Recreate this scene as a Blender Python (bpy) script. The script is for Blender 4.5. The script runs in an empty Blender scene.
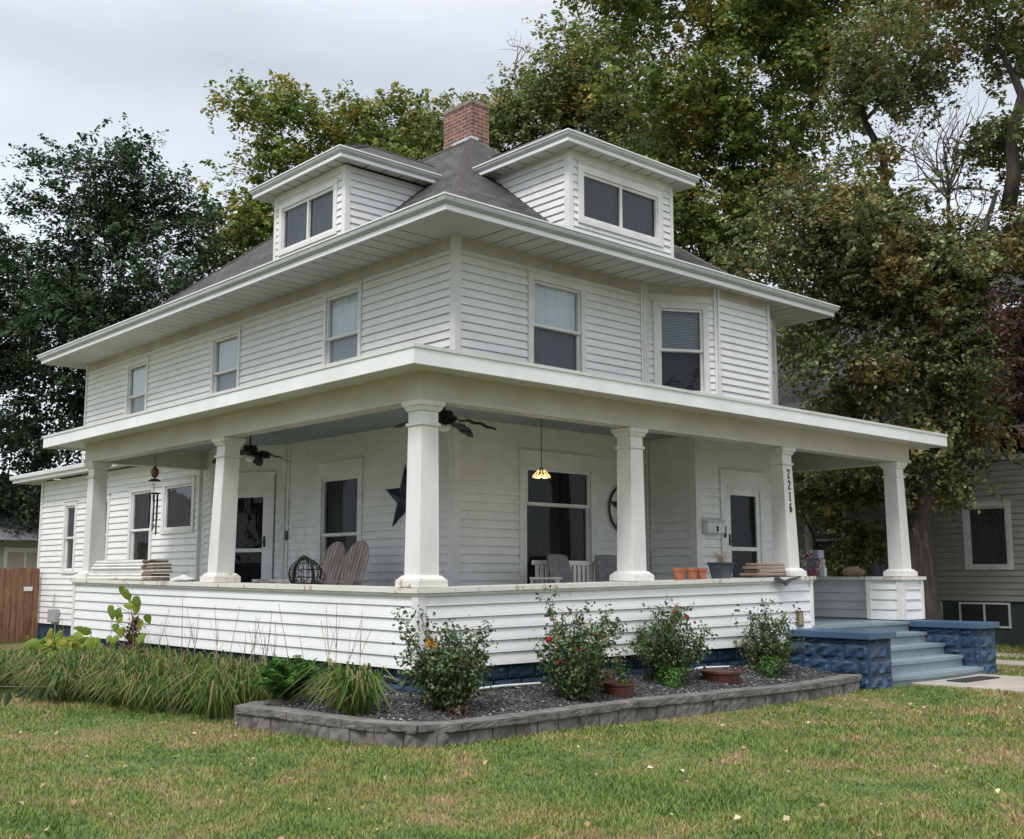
import bpy, math, random
import numpy as np
from math import radians, pi, sin, cos
random.seed(7); rng = np.random.default_rng(7)
scene = bpy.context.scene
# ------------------------------------------------------------------ camera
CAMX, CAMY, CAMZ = -6.89, -9.03, 1.38
YAW, PITCH, FPX = 47.94, 7.92, 1121.8
cam = bpy.data.cameras.new('camera'); camo = bpy.data.objects.new('camera', cam)
scene.collection.objects.link(camo); scene.camera = camo
cam.sensor_width = 36; cam.lens = 36 * FPX / 1024; cam.clip_end = 2000; cam.clip_start = .05
camo.location = (CAMX, CAMY, CAMZ)
camo.rotation_euler = (radians(90 + PITCH), 0, radians(YAW - 90))
# ------------------------------------------------------------------ world, sun, exposure
SUN_EL, SUN_AZ = 52, 205          # azimuth measured from +X, anticlockwise (towards the sun)
w = bpy.data.worlds.new('World'); scene.world = w; w.use_nodes = True
nt = w.node_tree; nt.nodes.clear()
def N(tree, t, **kw):
    n = tree.nodes.new(t)
    for k, v in kw.items():
        if k.startswith('i_'): n.inputs[k[2:].replace('_', ' ')].default_value = v
        else: setattr(n, k, v)
    return n
out = N(nt, 'ShaderNodeOutputWorld'); bg = N(nt, 'ShaderNodeBackground'); bg.inputs['Strength'].default_value = .1
sky = N(nt, 'ShaderNodeTexSky', sky_type='NISHITA', sun_disc=False)
sky.sun_elevation = radians(SUN_EL); sky.sun_rotation = radians(90 - SUN_AZ)
tc = N(nt, 'ShaderNodeTexCoord'); sep = N(nt, 'ShaderNodeSeparateXYZ')
nt.links.new(tc.outputs['Generated'], sep.inputs[0])
ramp = N(nt, 'ShaderNodeValToRGB')            # overcast cloud deck: brighter overhead, paler at the horizon
e = ramp.color_ramp.elements
e[0].position = 0.0; e[0].color = (.80, .84, .90, 1)
e[1].position = 1.0; e[1].color = (1.42, 1.42, 1.46, 1)
a = e.new(.12); a.color = (.72, .77, .84, 1)
a = e.new(.42); a.color = (.53, .57, .635, 1)
a = e.new(.62); a.color = (1.09, 1.10, 1.16, 1)
nt.links.new(sep.outputs['Z'], ramp.inputs[0])
ns = N(nt, 'ShaderNodeTexNoise'); ns.inputs['Scale'].default_value = 2.2; ns.inputs['Detail'].default_value = 4; ns.inputs['Roughness'].default_value = .5
mp = N(nt, 'ShaderNodeMapping'); mp.inputs['Scale'].default_value = (1, 1, 3.2)
nt.links.new(tc.outputs['Generated'], mp.inputs[0]); nt.links.new(mp.outputs[0], ns.inputs[0])
mr = N(nt, 'ShaderNodeMapRange'); mr.inputs[1].default_value = .3; mr.inputs[2].default_value = .7; mr.inputs[3].default_value = 10.3; mr.inputs[4].default_value = 14.6
nt.links.new(ns.outputs['Fac'], mr.inputs[0])
vm = N(nt, 'ShaderNodeVectorMath', operation='SCALE'); nt.links.new(ramp.outputs[0], vm.inputs[0]); nt.links.new(mr.outputs[0], vm.inputs['Scale'])
mx = N(nt, 'ShaderNodeMix', data_type='RGBA'); mx.inputs[0].default_value = .93
nt.links.new(sky.outputs[0], mx.inputs[6]); nt.links.new(vm.outputs[0], mx.inputs[7])
nt.links.new(mx.outputs[2], bg.inputs['Color']); nt.links.new(bg.outputs[0], out.inputs[0])
sl = bpy.data.lights.new('sun', 'SUN'); sl.energy = 2.0; sl.angle = radians(14); sl.color = (1, .975, .95)
so = bpy.data.objects.new('sun', sl); scene.collection.objects.link(so)
so.rotation_euler = (0, radians(90 - SUN_EL), radians(SUN_AZ))
vs = scene.view_settings; vs.view_transform = 'Standard'; vs.look = 'None'; vs.gamma = 1; vs.use_curve_mapping = False; vs.exposure = .2
scene.render.engine = 'CYCLES'
# ------------------------------------------------------------------ helpers
def hx(r, g, b):
    f = lambda c: (c / 255 / 12.92) if c <= 10 else ((c / 255 + .055) / 1.055) ** 2.4
    return (f(r), f(g), f(b), 1)
class Fr:      # a wall frame: u runs to the viewer's right along the wall, n points out of it
    def __init__(s, ox, oy, ux, uy, oz=0):
        l = math.hypot(ux, uy); s.o = (ox, oy, oz); s.U = (ux / l, uy / l); s.N = (uy / l, -ux / l)
    def p(s, u, n, z):
        return (s.o[0] + u * s.U[0] + n * s.N[0], s.o[1] + u * s.U[1] + n * s.N[1], s.o[2] + z)
WF = Fr(0, 0, 1, 0)   # world frame: u = x, n = -y
class MB:
    def __init__(s): s.v = []; s.f = []; s.uv = []
    def quad(s, pts, uv=None):
        b = len(s.v); s.v += [tuple(p) for p in pts]; s.f.append(tuple(range(b, b + len(pts))))
        s.uv.append(uv if uv else [(0, 0)] * len(pts))
    def hexa(s, P):   # 8 points: bottom 4, top 4, both in the same turning sense
        b = len(s.v); s.v += [tuple(p) for p in P]
        for q in ((0, 3, 2, 1), (4, 5, 6, 7), (0, 1, 5, 4), (1, 2, 6, 5), (2, 3, 7, 6), (3, 0, 4, 7)):
            s.f.append(tuple(b + i for i in q)); s.uv.append([(0, 0)] * 4)
    def box(s, F, u0, u1, n0, n1, z0, z1):
        s.hexa([F.p(u0, n0, z0), F.p(u1, n0, z0), F.p(u1, n1, z0), F.p(u0, n1, z0), F.p(u0, n0, z1), F.p(u1, n0, z1), F.p(u1, n1, z1), F.p(u0, n1, z1)])
    def wbox(s, x0, x1, y0, y1, z0, z1):
        s.hexa([(x0, y0, z0), (x1, y0, z0), (x1, y1, z0), (x0, y1, z0), (x0, y0, z1), (x1, y0, z1), (x1, y1, z1), (x0, y1, z1)])
    def tube(s, pts, rad, sides=6, cap=True):
        pts = [np.array(p, float) for p in pts]
        if not hasattr(rad, '__len__'): rad = [rad] * len(pts)
        b = len(s.v); n = len(pts); prev = None
        for i, p in enumerate(pts):
            d = pts[min(i + 1, n - 1)] - pts[max(i - 1, 0)]; d = d / (np.linalg.norm(d) + 1e-9)
            a = np.cross(d, (0, 0, 1) if abs(d[2]) < .9 else (1, 0, 0)) if prev is None else prev - d * (prev @ d)
            a = a / (np.linalg.norm(a) + 1e-9); prev = a; c = np.cross(d, a)
            for k in range(sides):
                t = 2 * pi * k / sides; s.v.append(tuple(p + rad[i] * (cos(t) * a + sin(t) * c)))
        for i in range(n - 1):
            for k in range(sides):
                k2 = (k + 1) % sides
                s.f.append((b + i * sides + k, b + i * sides + k2, b + (i + 1) * sides + k2, b + (i + 1) * sides + k)); s.uv.append([(0, 0)] * 4)
        if cap:
            s.f.append(tuple(b + k for k in range(sides))[::-1]); s.uv.append([(0, 0)] * sides)
            s.f.append(tuple(b + (n - 1) * sides + k for k in range(sides))); s.uv.append([(0, 0)] * sides)
    def lathe(s, c, prof, sides=16):
        b = len(s.v); n = len(prof)
        for r, z in prof:
            for k in range(sides):
                t = 2 * pi * k / sides; s.v.append((c[0] + r * cos(t), c[1] + r * sin(t), c[2] + z))
        for i in range(n - 1):
            for k in range(sides):
                k2 = (k + 1) % sides
                s.f.append((b + i * sides + k, b + i * sides + k2, b + (i + 1) * sides + k2, b + (i + 1) * sides + k)); s.uv.append([(0, 0)] * 4)
        s.f.append(tuple(b + (n - 1) * sides + k for k in range(sides))); s.uv.append([(0, 0)] * sides)
        s.f.append(tuple(b + k for k in range(sides))[::-1]); s.uv.append([(0, 0)] * sides)
    def build(s, name, mat, parent=None, smooth=False, bevel=0):
        off = BASE.get(parent.name, (0, 0, 0)) if parent else (0, 0, 0)
        me = bpy.data.meshes.new(name)
        me.from_pydata([(x - off[0], y - off[1], z - off[2]) for x, y, z in s.v], [], s.f)
        uvl = me.uv_layers.new(name='UVMap')
        uvl.data.foreach_set('uv', [c for f in s.uv for q in f for c in q])
        me.materials.append(mat)
        if smooth: me.polygons.foreach_set('use_smooth', [True] * len(me.polygons))
        o = bpy.data.objects.new(name, me); scene.collection.objects.link(o)
        if parent: o.parent = parent; BASE[o.name] = off
        if bevel:
            m = o.modifiers.new('bevel', 'BEVEL'); m.width = bevel; m.segments = 2; m.limit_method = 'ANGLE'
        return o
BASE = {}
def tag(o, label=None, cat=None, group=None, kind=None):
    if label: o['label'] = label
    if cat: o['category'] = cat
    if group: o['group'] = group
    if kind: o['kind'] = kind
    return o
def thing(name, loc, label, cat, group=None):
    o = bpy.data.objects.new(name, None); scene.collection.objects.link(o); o.location = loc; BASE[o.name] = tuple(loc)
    o.empty_display_size = .2
    return tag(o, label, cat, group)
def copy_tree(o, loc, rz=None, label=None):
    r = o.copy(); scene.collection.objects.link(r); r.location = loc
    if rz is not None: r.rotation_euler = (0, 0, rz)
    if label: r['label'] = label
    for ch in o.children:
        c = ch.copy(); scene.collection.objects.link(c); c.parent = r
        for g in ch.children:
            d = g.copy(); scene.collection.objects.link(d); d.parent = c
    return r
# ------------------------------------------------------------------ materials
def newmat(name):
    m = bpy.data.materials.new(name); m.use_nodes = True; t = m.node_tree
    return m, t, t.nodes['Principled BSDF']
def noise(t, scale, detail=4, rough=.55, coord='Object', stretch=None):
    c = N(t, 'ShaderNodeTexCoord'); n = N(t, 'ShaderNodeTexNoise'); n.inputs['Scale'].default_value = scale
    n.inputs['Detail'].default_value = detail; n.inputs['Roughness'].default_value = rough
    if stretch:
        m = N(t, 'ShaderNodeMapping'); m.inputs['Scale'].default_value = stretch
        t.links.new(c.outputs[coord], m.inputs[0]); t.links.new(m.outputs[0], n.inputs[0])
    else: t.links.new(c.outputs[coord], n.inputs[0])
    return n
def cramp(t, src, stops, interp='LINEAR'):
    r = N(t, 'ShaderNodeValToRGB'); r.color_ramp.interpolation = interp; e = r.color_ramp.elements
    e[0].position, e[0].color = stops[0][0], (*stops[0][1][:3], 1); e[1].position, e[1].color = stops[-1][0], (*stops[-1][1][:3], 1)
    for p, c in stops[1:-1]:
        x = e.new(p); x.color = (*c[:3], 1)
    t.links.new(src, r.inputs[0]); return r
def bump(t, b, src, strength, dist=.01):
    n = N(t, 'ShaderNodeBump'); n.inputs['Strength'].default_value = strength; n.inputs['Distance'].default_value = dist
    t.links.new(src, n.inputs['Height']); t.links.new(n.outputs[0], b.inputs['Normal'])
def mat_var(name, c0, c1, scale=3, rough=.6, stretch=None, bs=0, bscale=40, metallic=0, lo=.35, hi=.65):
    m, t, b = newmat(name); n = noise(t, scale, 5, .6, 'Object', stretch)
    r = cramp(t, n.outputs['Fac'], [(lo, c0), (hi, c1)]); t.links.new(r.outputs[0], b.inputs['Base Color'])
    b.inputs['Roughness'].default_value = rough; b.inputs['Metallic'].default_value = metallic
    if bs: bump(t, b, noise(t, bscale, 4).outputs['Fac'], bs)
    return m
M = {}
def siding_mat(name, base, dirt, amount=.35):
    m, t, b = newmat(name)
    n1 = noise(t, .9, 6, .65, 'Object', (1, 1, .8)); n2 = noise(t, 5, 5, .7, 'Object', (1, 1, .8))
    a = N(t, 'ShaderNodeMath', operation='MULTIPLY'); t.links.new(n1.outputs['Fac'], a.inputs[0]); t.links.new(n2.outputs['Fac'], a.inputs[1])
    r = cramp(t, a.outputs[0], [(.16, base), (.42, tuple(base[i] * (1 - amount) + dirt[i] * amount for i in range(3)))])
    t.links.new(r.outputs[0], b.inputs['Base Color']); b.inputs['Roughness'].default_value = .5
    bump(t, b, noise(t, 60, 3, .6, 'Object', (1, 1, .3)).outputs['Fac'], .08, .004)
    return m
M['siding'] = siding_mat('white_siding', (.84, .845, .84), (.60, .58, .54), .45)
M['siding_porch'] = siding_mat('porch_siding', (.82, .83, .83), (.62, .62, .60), .4)
M['trim'] = mat_var('white_trim', (.80, .80, .78), (.68, .67, .64), 2.2, .45)
M['gutter'] = mat_var('gutter_metal', (.56, .58, .58), (.46, .48, .48), 1.5, .4, (1, 1, .3))
M['fascia'] = mat_var('fascia_white', (.82, .83, .83), (.72, .73, .72), 1.5, .4)
M['soffit'] = mat_var('soffit_white', (.76, .755, .74), (.66, .655, .64), .8, .6)
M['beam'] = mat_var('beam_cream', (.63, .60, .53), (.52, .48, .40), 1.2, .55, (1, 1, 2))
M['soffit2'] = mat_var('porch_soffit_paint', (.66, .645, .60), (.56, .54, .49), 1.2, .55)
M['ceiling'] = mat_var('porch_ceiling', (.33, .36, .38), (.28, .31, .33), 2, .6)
M['eave_band'] = mat_var('shaded_dirty_siding', (.60, .56, .50), (.44, .40, .34), 1.6, .55, (1, 1, .5))  # tan tone puts the top siding's shade and dirt into the colour
M['column'] = mat_var('column_paint', (.78, .78, .76), (.66, .65, .61), 3, .5, (1, 1, .25), .1, 30)
def peel():
    m, t, b = newmat('peeling_paint'); n1 = noise(t, 9, 8, .72, 'Object'); n2 = noise(t, 3.1, 4)
    a = N(t, 'ShaderNodeMath', operation='MULTIPLY'); t.links.new(n1.outputs['Fac'], a.inputs[0]); t.links.new(n2.outputs['Fac'], a.inputs[1])
    r = cramp(t, a.outputs[0], [(.0, (.74, .73, .69)), (.31, (.68, .66, .61)), (.33, (.36, .30, .22)), (.42, (.48, .42, .33))])
    t.links.new(r.outputs[0], b.inputs['Base Color']); b.inputs['Roughness'].default_value = .65; bump(t, b, n1.outputs['Fac'], .4, .01); return m
M['peel'] = peel()
def shingle():
    m, t, b = newmat('asphalt_shingle'); c = N(t, 'ShaderNodeTexCoord'); br = N(t, 'ShaderNodeTexBrick')
    br.inputs['Scale'].default_value = 1; br.inputs['Brick Width'].default_value = .33; br.inputs['Row Height'].default_value = .14
    br.inputs['Mortar Size'].default_value = .02; br.inputs['Mortar Smooth'].default_value = .3; br.inputs['Bias'].default_value = -.1
    br.inputs['Color1'].default_value = (.042, .042, .043, 1); br.inputs['Color2'].default_value = (.095, .09, .086, 1); br.inputs['Mortar'].default_value = (.018, .018, .018, 1)
    t.links.new(c.outputs['UV'], br.inputs[0]); n = noise(t, 1.4, 5); g = noise(t, 120, 2)
    r = cramp(t, n.outputs['Fac'], [(.3, (.75, .75, .75)), (.7, (1.3, 1.27, 1.22))])
    mx = N(t, 'ShaderNodeMix', data_type='RGBA', blend_type='MULTIPLY'); mx.inputs[0].default_value = 1
    t.links.new(br.outputs[0], mx.inputs[6]); t.links.new(r.outputs[0], mx.inputs[7]); t.links.new(mx.outputs[2], b.inputs['Base Color'])
    b.inputs['Roughness'].default_value = .9
    bump(t, b, br.outputs['Fac'], -.6, .02); return m
M['shingle'] = shingle()
def brickmat():
    m, t, b = newmat('chimney_brick'); c = N(t, 'ShaderNodeTexCoord'); br = N(t, 'ShaderNodeTexBrick')
    br.inputs['Scale'].default_value = 1; br.inputs['Brick Width'].default_value = .21; br.inputs['Row Height'].default_value = .072
    br.inputs['Mortar Size'].default_value = .009; br.inputs['Bias'].default_value = 0
    br.inputs['Color1'].default_value = (.24, .095, .06, 1); br.inputs['Color2'].default_value = (.13, .06, .045, 1); br.inputs['Mortar'].default_value = (.30, .27, .24, 1)
    t.links.new(c.outputs['UV'], br.inputs[0]); n = noise(t, 5, 6, .7)
    r = cramp(t, n.outputs['Fac'], [(.35, (.7, .7, .7)), (.7, (1.5, 1.4, 1.4))])
    mx = N(t, 'ShaderNodeMix', data_type='RGBA', blend_type='MULTIPLY'); mx.inputs[0].default_value = 1
    t.links.new(br.outputs[0], mx.inputs[6]); t.links.new(r.outputs[0], mx.inputs[7]); t.links.new(mx.outputs[2], b.inputs['Base Color'])
    b.inputs['Roughness'].default_value = .9; bump(t, b, br.outputs['Fac'], -.8, .02); return m
M['brick'] = brickmat()
M['block'] = mat_var('blue_painted_block', (.019, .046, .09), (.032, .07, .13), 4, .55, None, .2, 25)
M['found'] = mat_var('dark_blue_foundation', (.014, .036, .072), (.028, .062, .112), 3, .6, None, .2, 25)
M['bluecap'] = mat_var('blue_painted_cap', (.048, .093, .165), (.065, .115, .195), 2, .5, None, .1, 30)
M['step'] = mat_var('grey_blue_step_paint', (.185, .25, .285), (.24, .31, .345), 2, .5, None, .12, 30)
M['ret'] = mat_var('retaining_block', (.09, .085, .08), (.19, .18, .165), 7, .9, None, .5, 45)
M['conc'] = mat_var('concrete', (.32, .28, .24), (.42, .375, .325), 2, .9, None, .3, 50)
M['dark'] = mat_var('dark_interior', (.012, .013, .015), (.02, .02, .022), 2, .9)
M['black'] = mat_var('black_metal', (.012, .012, .014), (.03, .03, .032), 8, .45)
M['navy'] = mat_var('navy_metal', (.006, .014, .04), (.012, .024, .06), 4, .4)
M['terracotta'] = mat_var('terracotta', (.36, .12, .06), (.46, .18, .10), 9, .8)
M['planter'] = mat_var('slate_plastic', (.035, .05, .065), (.05, .065, .08), 4, .5)
M['redplanter'] = mat_var('brown_red_planter', (.085, .032, .022), (.13, .05, .035), 4, .5)
M['cushion'] = mat_var('grey_cushion', (.17, .17, .175), (.24, .24, .245), 30, .95, None, .3, 200)
M['weatherwood'] = mat_var('weathered_wood', (.30, .255, .23), (.48, .42, .38), 10, .85, (1, 1, .15), .3, 30)
M['brownwood'] = mat_var('brown_board_end', (.14, .07, .04), (.22, .12, .08), 8, .8)
M['cardboard'] = mat_var('brown_paper', (.26, .19, .14), (.36, .28, .22), 5, .9)
M['cedar'] = mat_var('fence_cedar', (.14, .062, .034), (.30, .16, .095), 3, .85, (6, 6, .5), .3, 20)
M['grey'] = mat_var('grey_metal', (.30, .31, .32), (.42, .43, .44), 5, .5)
M['silver'] = mat_var('silver_aluminium', (.5, .5, .5), (.7, .7, .7), 5, .3, None, 0, 0, .8)
M['curtain'] = mat_var('sheer_curtain', (.80, .82, .85), (.90, .91, .92), 9, .9, (8, 8, .3))
M['blind'] = mat_var('blind_slats', (.46, .50, .54), (.60, .63, .66), 30, .7, (.3, .3, 6))
M['greycurtain'] = mat_var('grey_curtain', (.10, .11, .13), (.22, .23, .26), 5, .9, (10, 10, .4))
M['darkcurtain'] = mat_var('dark_curtain', (.03, .033, .036), (.085, .085, .08), 4, .9, (12, 12, .3))
M['nsiding'] = siding_mat('neighbour_siding', (.27, .28, .26), (.19, .19, .175), .5)
M['ntrim'] = mat_var('neighbour_trim', (.60, .60, .57), (.48, .48, .46), 3, .6)
M['nfound'] = mat_var('dark_green_foundation', (.02, .035, .03), (.04, .06, .05), 3, .8)
M['beige'] = mat_var('beige_siding', (.42, .38, .30), (.50, .46, .38), 2, .7)
M['mulch'] = mat_var('rock_mulch', (.018, .018, .02), (.10, .098, .10), 26, .8, None, .9, 40)
M['bark'] = mat_var('bark', (.022, .018, .014), (.075, .062, .05), 9, .95, (1, 1, .15), .9, 16)
M['greybark'] = mat_var('grey_bark', (.07, .06, .05), (.16, .14, .12), 9, .95, (1, 1, .2), .8, 16)
M['stem'] = mat_var('green_stem', (.06, .07, .025), (.12, .09, .04), 8, .8)
M['drystem'] = mat_var('dry_stem', (.20, .15, .09), (.34, .27, .18), 8, .9)
def glassmat(name, tint, refl=1.0):
    m = bpy.data.materials.new(name); m.use_nodes = True; t = m.node_tree; t.nodes.clear()
    o = N(t, 'ShaderNodeOutputMaterial'); tr = N(t, 'ShaderNodeBsdfTransparent'); tr.inputs[0].default_value = tint
    gl = N(t, 'ShaderNodeBsdfGlossy'); gl.inputs['Roughness'].default_value = .02; gl.inputs['Color'].default_value = (.9, .93, .95, 1)
    fr = N(t, 'ShaderNodeFresnel'); fr.inputs[0].default_value = 1.6
    bm = noise(t, 1.3, 2); bb = N(t, 'ShaderNodeBump'); bb.inputs['Strength'].default_value = .04; bb.inputs['Distance'].default_value = .1
    t.links.new(bm.outputs['Fac'], bb.inputs['Height']); t.links.new(bb.outputs[0], gl.inputs['Normal']); t.links.new(bb.outputs[0], fr.inputs['Normal'])
    mu = N(t, 'ShaderNodeMath', operation='MULTIPLY'); mu.inputs[1].default_value = refl; t.links.new(fr.outputs[0], mu.inputs[0])
    mx = N(t, 'ShaderNodeMixShader'); t.links.new(mu.outputs[0], mx.inputs[0]); t.links.new(tr.outputs[0], mx.inputs[1]); t.links.new(gl.outputs[0], mx.inputs[2])
    t.links.new(mx.outputs[0], o.inputs[0]); return m
M['glass'] = glassmat('window_glass', (.90, .94, .96, 1), .9)
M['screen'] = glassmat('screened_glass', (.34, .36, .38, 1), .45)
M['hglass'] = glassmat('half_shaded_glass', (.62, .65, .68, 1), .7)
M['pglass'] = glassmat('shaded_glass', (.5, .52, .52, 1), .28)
def leafmat(name, stops, patch=None, rough=.55, trans=.25, pscale=.5):
    m, t, b = newmat(name); g = N(t, 'ShaderNodeNewGeometry'); r = cramp(t, g.outputs['Random Per Island'], stops)
    src = r.outputs[0]
    if patch:
        n = noise(t, pscale, 3); f = N(t, 'ShaderNodeMapRange'); f.inputs[1].default_value = .51; f.inputs[2].default_value = .68
        t.links.new(n.outputs['Fac'], f.inputs[0]); r2 = cramp(t, g.outputs['Random Per Island'], patch)
        mm = N(t, 'ShaderNodeMix', data_type='RGBA'); t.links.new(f.outputs[0], mm.inputs[0]); t.links.new(src, mm.inputs[6]); t.links.new(r2.outputs[0], mm.inputs[7]); src = mm.outputs[2]
    t.links.new(src, b.inputs['Base Color']); b.inputs['Roughness'].default_value = rough; b.inputs['Specular IOR Level'].default_value = .3
    tr = N(t, 'ShaderNodeBsdfTranslucent'); t.links.new(src, tr.inputs[0]); mx = N(t, 'ShaderNodeMixShader'); mx.inputs[0].default_value = trans
    o = t.nodes['Material Output']; t.links.new(b.outputs[0], mx.inputs[1]); t.links.new(tr.outputs[0], mx.inputs[2]); t.links.new(mx.outputs[0], o.inputs[0])
    return m
# ------------------------------------------------------------------ siding, windows, columns
def siding(mb, F, L, z0, z1, ex, holes=(), clip=None, warp=None, seams=3):
    """lapped boards; each course leans out at its foot, with an underside lip"""
    W = warp or (lambda u, z: z)
    nseg = int(math.ceil((z1 - z0) / ex - 1e-6))
    for k in range(nseg):
        a = z0 + k * ex; b = min(z1, a + ex)
        br = sorted({a, b, *[h for H in holes for h in (H[2], H[3]) if a < h < b]})
        sm = sorted(random.uniform(0, L) for _ in range(random.choice((0, 1, 1, 2)) if L > 3 else 0))
        for i in range(len(br) - 1):
            s, t = br[i], br[i + 1]; mid = (s + t) / 2
            iv = [(0, L)] if not clip else [None]
            if clip:
                (l0, r0), (l1, r1) = clip(s), clip(t)
                P = [(max(0, l0), s), (min(L, r0), s), (min(L, r1), t), (max(0, l1), t)]
                if P[1][0] - P[0][0] < .005 and P[2][0] - P[3][0] < .005: continue
                if P[2][0] < P[3][0]: P[2] = P[3] = ((P[2][0] + P[3][0]) / 2, t)
                quads = [P]
            else:
                for H in holes:
                    if H[2] < mid < H[3]:
                        nv = []
                        for (x, y) in iv:
                            if H[0] > x: nv.append((x, min(y, H[0])))
                            if H[1] < y: nv.append((max(x, H[1]), y))
                        iv = [q for q in nv if q[1] - q[0] > .003]
                quads = []
                for (x, y) in iv:
                    cuts = [x] + [c for c in sm if x + .2 < c < y - .2] + [y]
                    for j in range(len(cuts) - 1): quads.append([(cuts[j], s), (cuts[j + 1], s), (cuts[j + 1], t), (cuts[j], t)])
            for qi, P in enumerate(quads):
                e = .0032 * (qi % 2)
                off = lambda z: .003 + e + .020 * (1 - (z - a) / ex)
                mb.quad([F.p(u, off(z), W(u, z)) for u, z in P])
                if i == 0:
                    (ua, _), (ub, _) = P[0], P[1]
                    c0 = .027      # open shadow gap under each board
                    mb.quad([F.p(ua, .001, W(ua, s + c0)), F.p(ub, .001, W(ub, s + c0)), F.p(ub, off(s) - .003, W(ub, s + c0)), F.p(ua, off(s) - .003, W(ua, s + c0))])
                    mb.quad([F.p(ua, off(s) - .003, W(ua, s + c0)), F.p(ub, off(s) - .003, W(ub, s + c0)), F.p(ub, off(s) - .002, W(ub, s)), F.p(ua, off(s) - .002, W(ua, s))])
                    mb.quad([F.p(ua, .0015, W(ua, s)), F.p(ub, .0015, W(ub, s)), F.p(ub, .001, W(ub, s + c0)), F.p(ua, .001, W(ua, s + c0))])
                    mb.quad([F.p(ua, off(s) - .002, W(ua, s)), F.p(ub, off(s) - .002, W(ub, s)), F.p(ub, off(s), W(ub, s)), F.p(ua, off(s), W(ua, s))])
def window(par, F, u0, u1, z0, z1, cas=.10, split=.5, kind='hung', top='curtain', bot='greycurtain', head=0, sill=True, glass2='screen', frame='trim', name='window', g1='glass'):
    m = MB(); n1 = .038
    h1 = z1 - cas - head
    m.box(F, u0, u0 + cas, -.06, n1, z0, z1); m.box(F, u1 - cas, u1, -.06, n1, z0, z1)
    m.box(F, u0 + cas, u1 - cas, -.06, n1 + .003, h1, z1); m.box(F, u0 + cas, u1 - cas, -.06, n1 + .004, z0, z0 + cas * .75)
    m.box(F, u0 - .012, u1 + .012, -.01, n1 + .016, z1 - .002, z1 + .018)
    wn = m.build(name, M[frame], par, bevel=.004)
    a, b, c, d = u0 + cas, u1 - cas, z0 + cas * .75, h1
    s = MB(); t = .042
    if kind == 'hung':
        zs = c + (d - c) * split
        for (zz0, zz1, q) in ((zs - t * .4, d, 0), (c, zs + t * .4, .026)):
            s.box(F, a, a + t, -.045 - q, .012 - q, zz0, zz1); s.box(F, b - t, b, -.045 - q, .012 - q, zz0, zz1)
            s.box(F, a + t, b - t, -.044 - q, .013 - q, zz1 - t, zz1); s.box(F, a + t, b - t, -.044 - q, .013 - q, zz0, zz0 + t)
        panes = [(a + t, b - t, zs + .02, d - t, -.02, top, g1), (a + t, b - t, c + t, zs - .02, -.046, bot, glass2)]
    elif kind == 'slider':
        us = (a + b) / 2
        s.box(F, a, b, -.045, .012, d - t, d); s.box(F, a, b, -.045, .012, c, c + t)
        s.box(F, a, a + t * .6, -.044, .013, c + t, d - t); s.box(F, b - t * .6, b, -.044, .013, c + t, d - t); s.box(F, us - .022, us + .022, -.043, .014, c + t, d - t)
        panes = [(a + t * .6, us - .022, c + t, d - t, -.02, top, g1), (us + .022, b - t * .6, c + t, d - t, -.03, bot, g1)]
    else:
        s.box(F, a, a + t, -.045, .012, c, d); s.box(F, b - t, b, -.045, .012, c, d); s.box(F, a + t, b - t, -.044, .013, d - t, d); s.box(F, a + t, b - t, -.044, .013, c, c + t)
        panes = [(a + t, b - t, c + t, d - t, -.02, top, g1)]
    s.build('sash', M[frame], wn, bevel=.003)
    for (x0, x1, y0, y1, n, cu, g) in panes:
        q = MB(); q.quad([F.p(x0 - .005, n, y0 - .005), F.p(x1 + .005, n, y0 - .005), F.p(x1 + .005, n, y1 + .005), F.p(x0 - .005, n, y1 + .005)]); q.build('glass', M[g], wn)
        if cu:
            q = MB(); K = 28
            for i in range(K):
                ua, ub = x0 - .03 + (x1 - x0 + .06) * i / K, x0 - .03 + (x1 - x0 + .06) * (i + 1) / K
                fa, fb = [-.075 + (.012 * sin(i_ * 1.9) + .008 * sin(i_ * .7) if 'curtain' in cu else 0) for i_ in (i, i + 1)]
                q.quad([F.p(ua, fa, y0 - .03), F.p(ub, fb, y0 - .03), F.p(ub, fb, y1 + .03), F.p(ua, fa, y1 + .03)])
            if cu == 'blind':
                q = MB(); z = y0 - .02
                while z < y1 + .02:
                    q.quad([F.p(x0 - .03, -.09, z), F.p(x1 + .03, -.09, z), F.p(x1 + .03, -.112, z + .022), F.p(x0 - .03, -.112, z + .022)]); z += .025
            q.build('curtain' if cu != 'blind' else 'blind', M[cu], wn)
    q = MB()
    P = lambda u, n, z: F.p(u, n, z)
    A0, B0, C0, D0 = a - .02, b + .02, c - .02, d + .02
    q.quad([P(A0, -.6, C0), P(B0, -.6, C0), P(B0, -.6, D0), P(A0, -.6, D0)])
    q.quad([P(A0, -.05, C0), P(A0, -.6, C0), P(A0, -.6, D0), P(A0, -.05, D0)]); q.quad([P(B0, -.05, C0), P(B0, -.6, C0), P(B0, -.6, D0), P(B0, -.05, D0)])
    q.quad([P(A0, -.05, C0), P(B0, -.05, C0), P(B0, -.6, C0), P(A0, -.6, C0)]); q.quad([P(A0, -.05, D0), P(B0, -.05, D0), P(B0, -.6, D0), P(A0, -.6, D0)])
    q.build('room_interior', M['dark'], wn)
    return (u0 + .02, u1 - .02, z0 + .02, z1 - .02)
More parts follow.
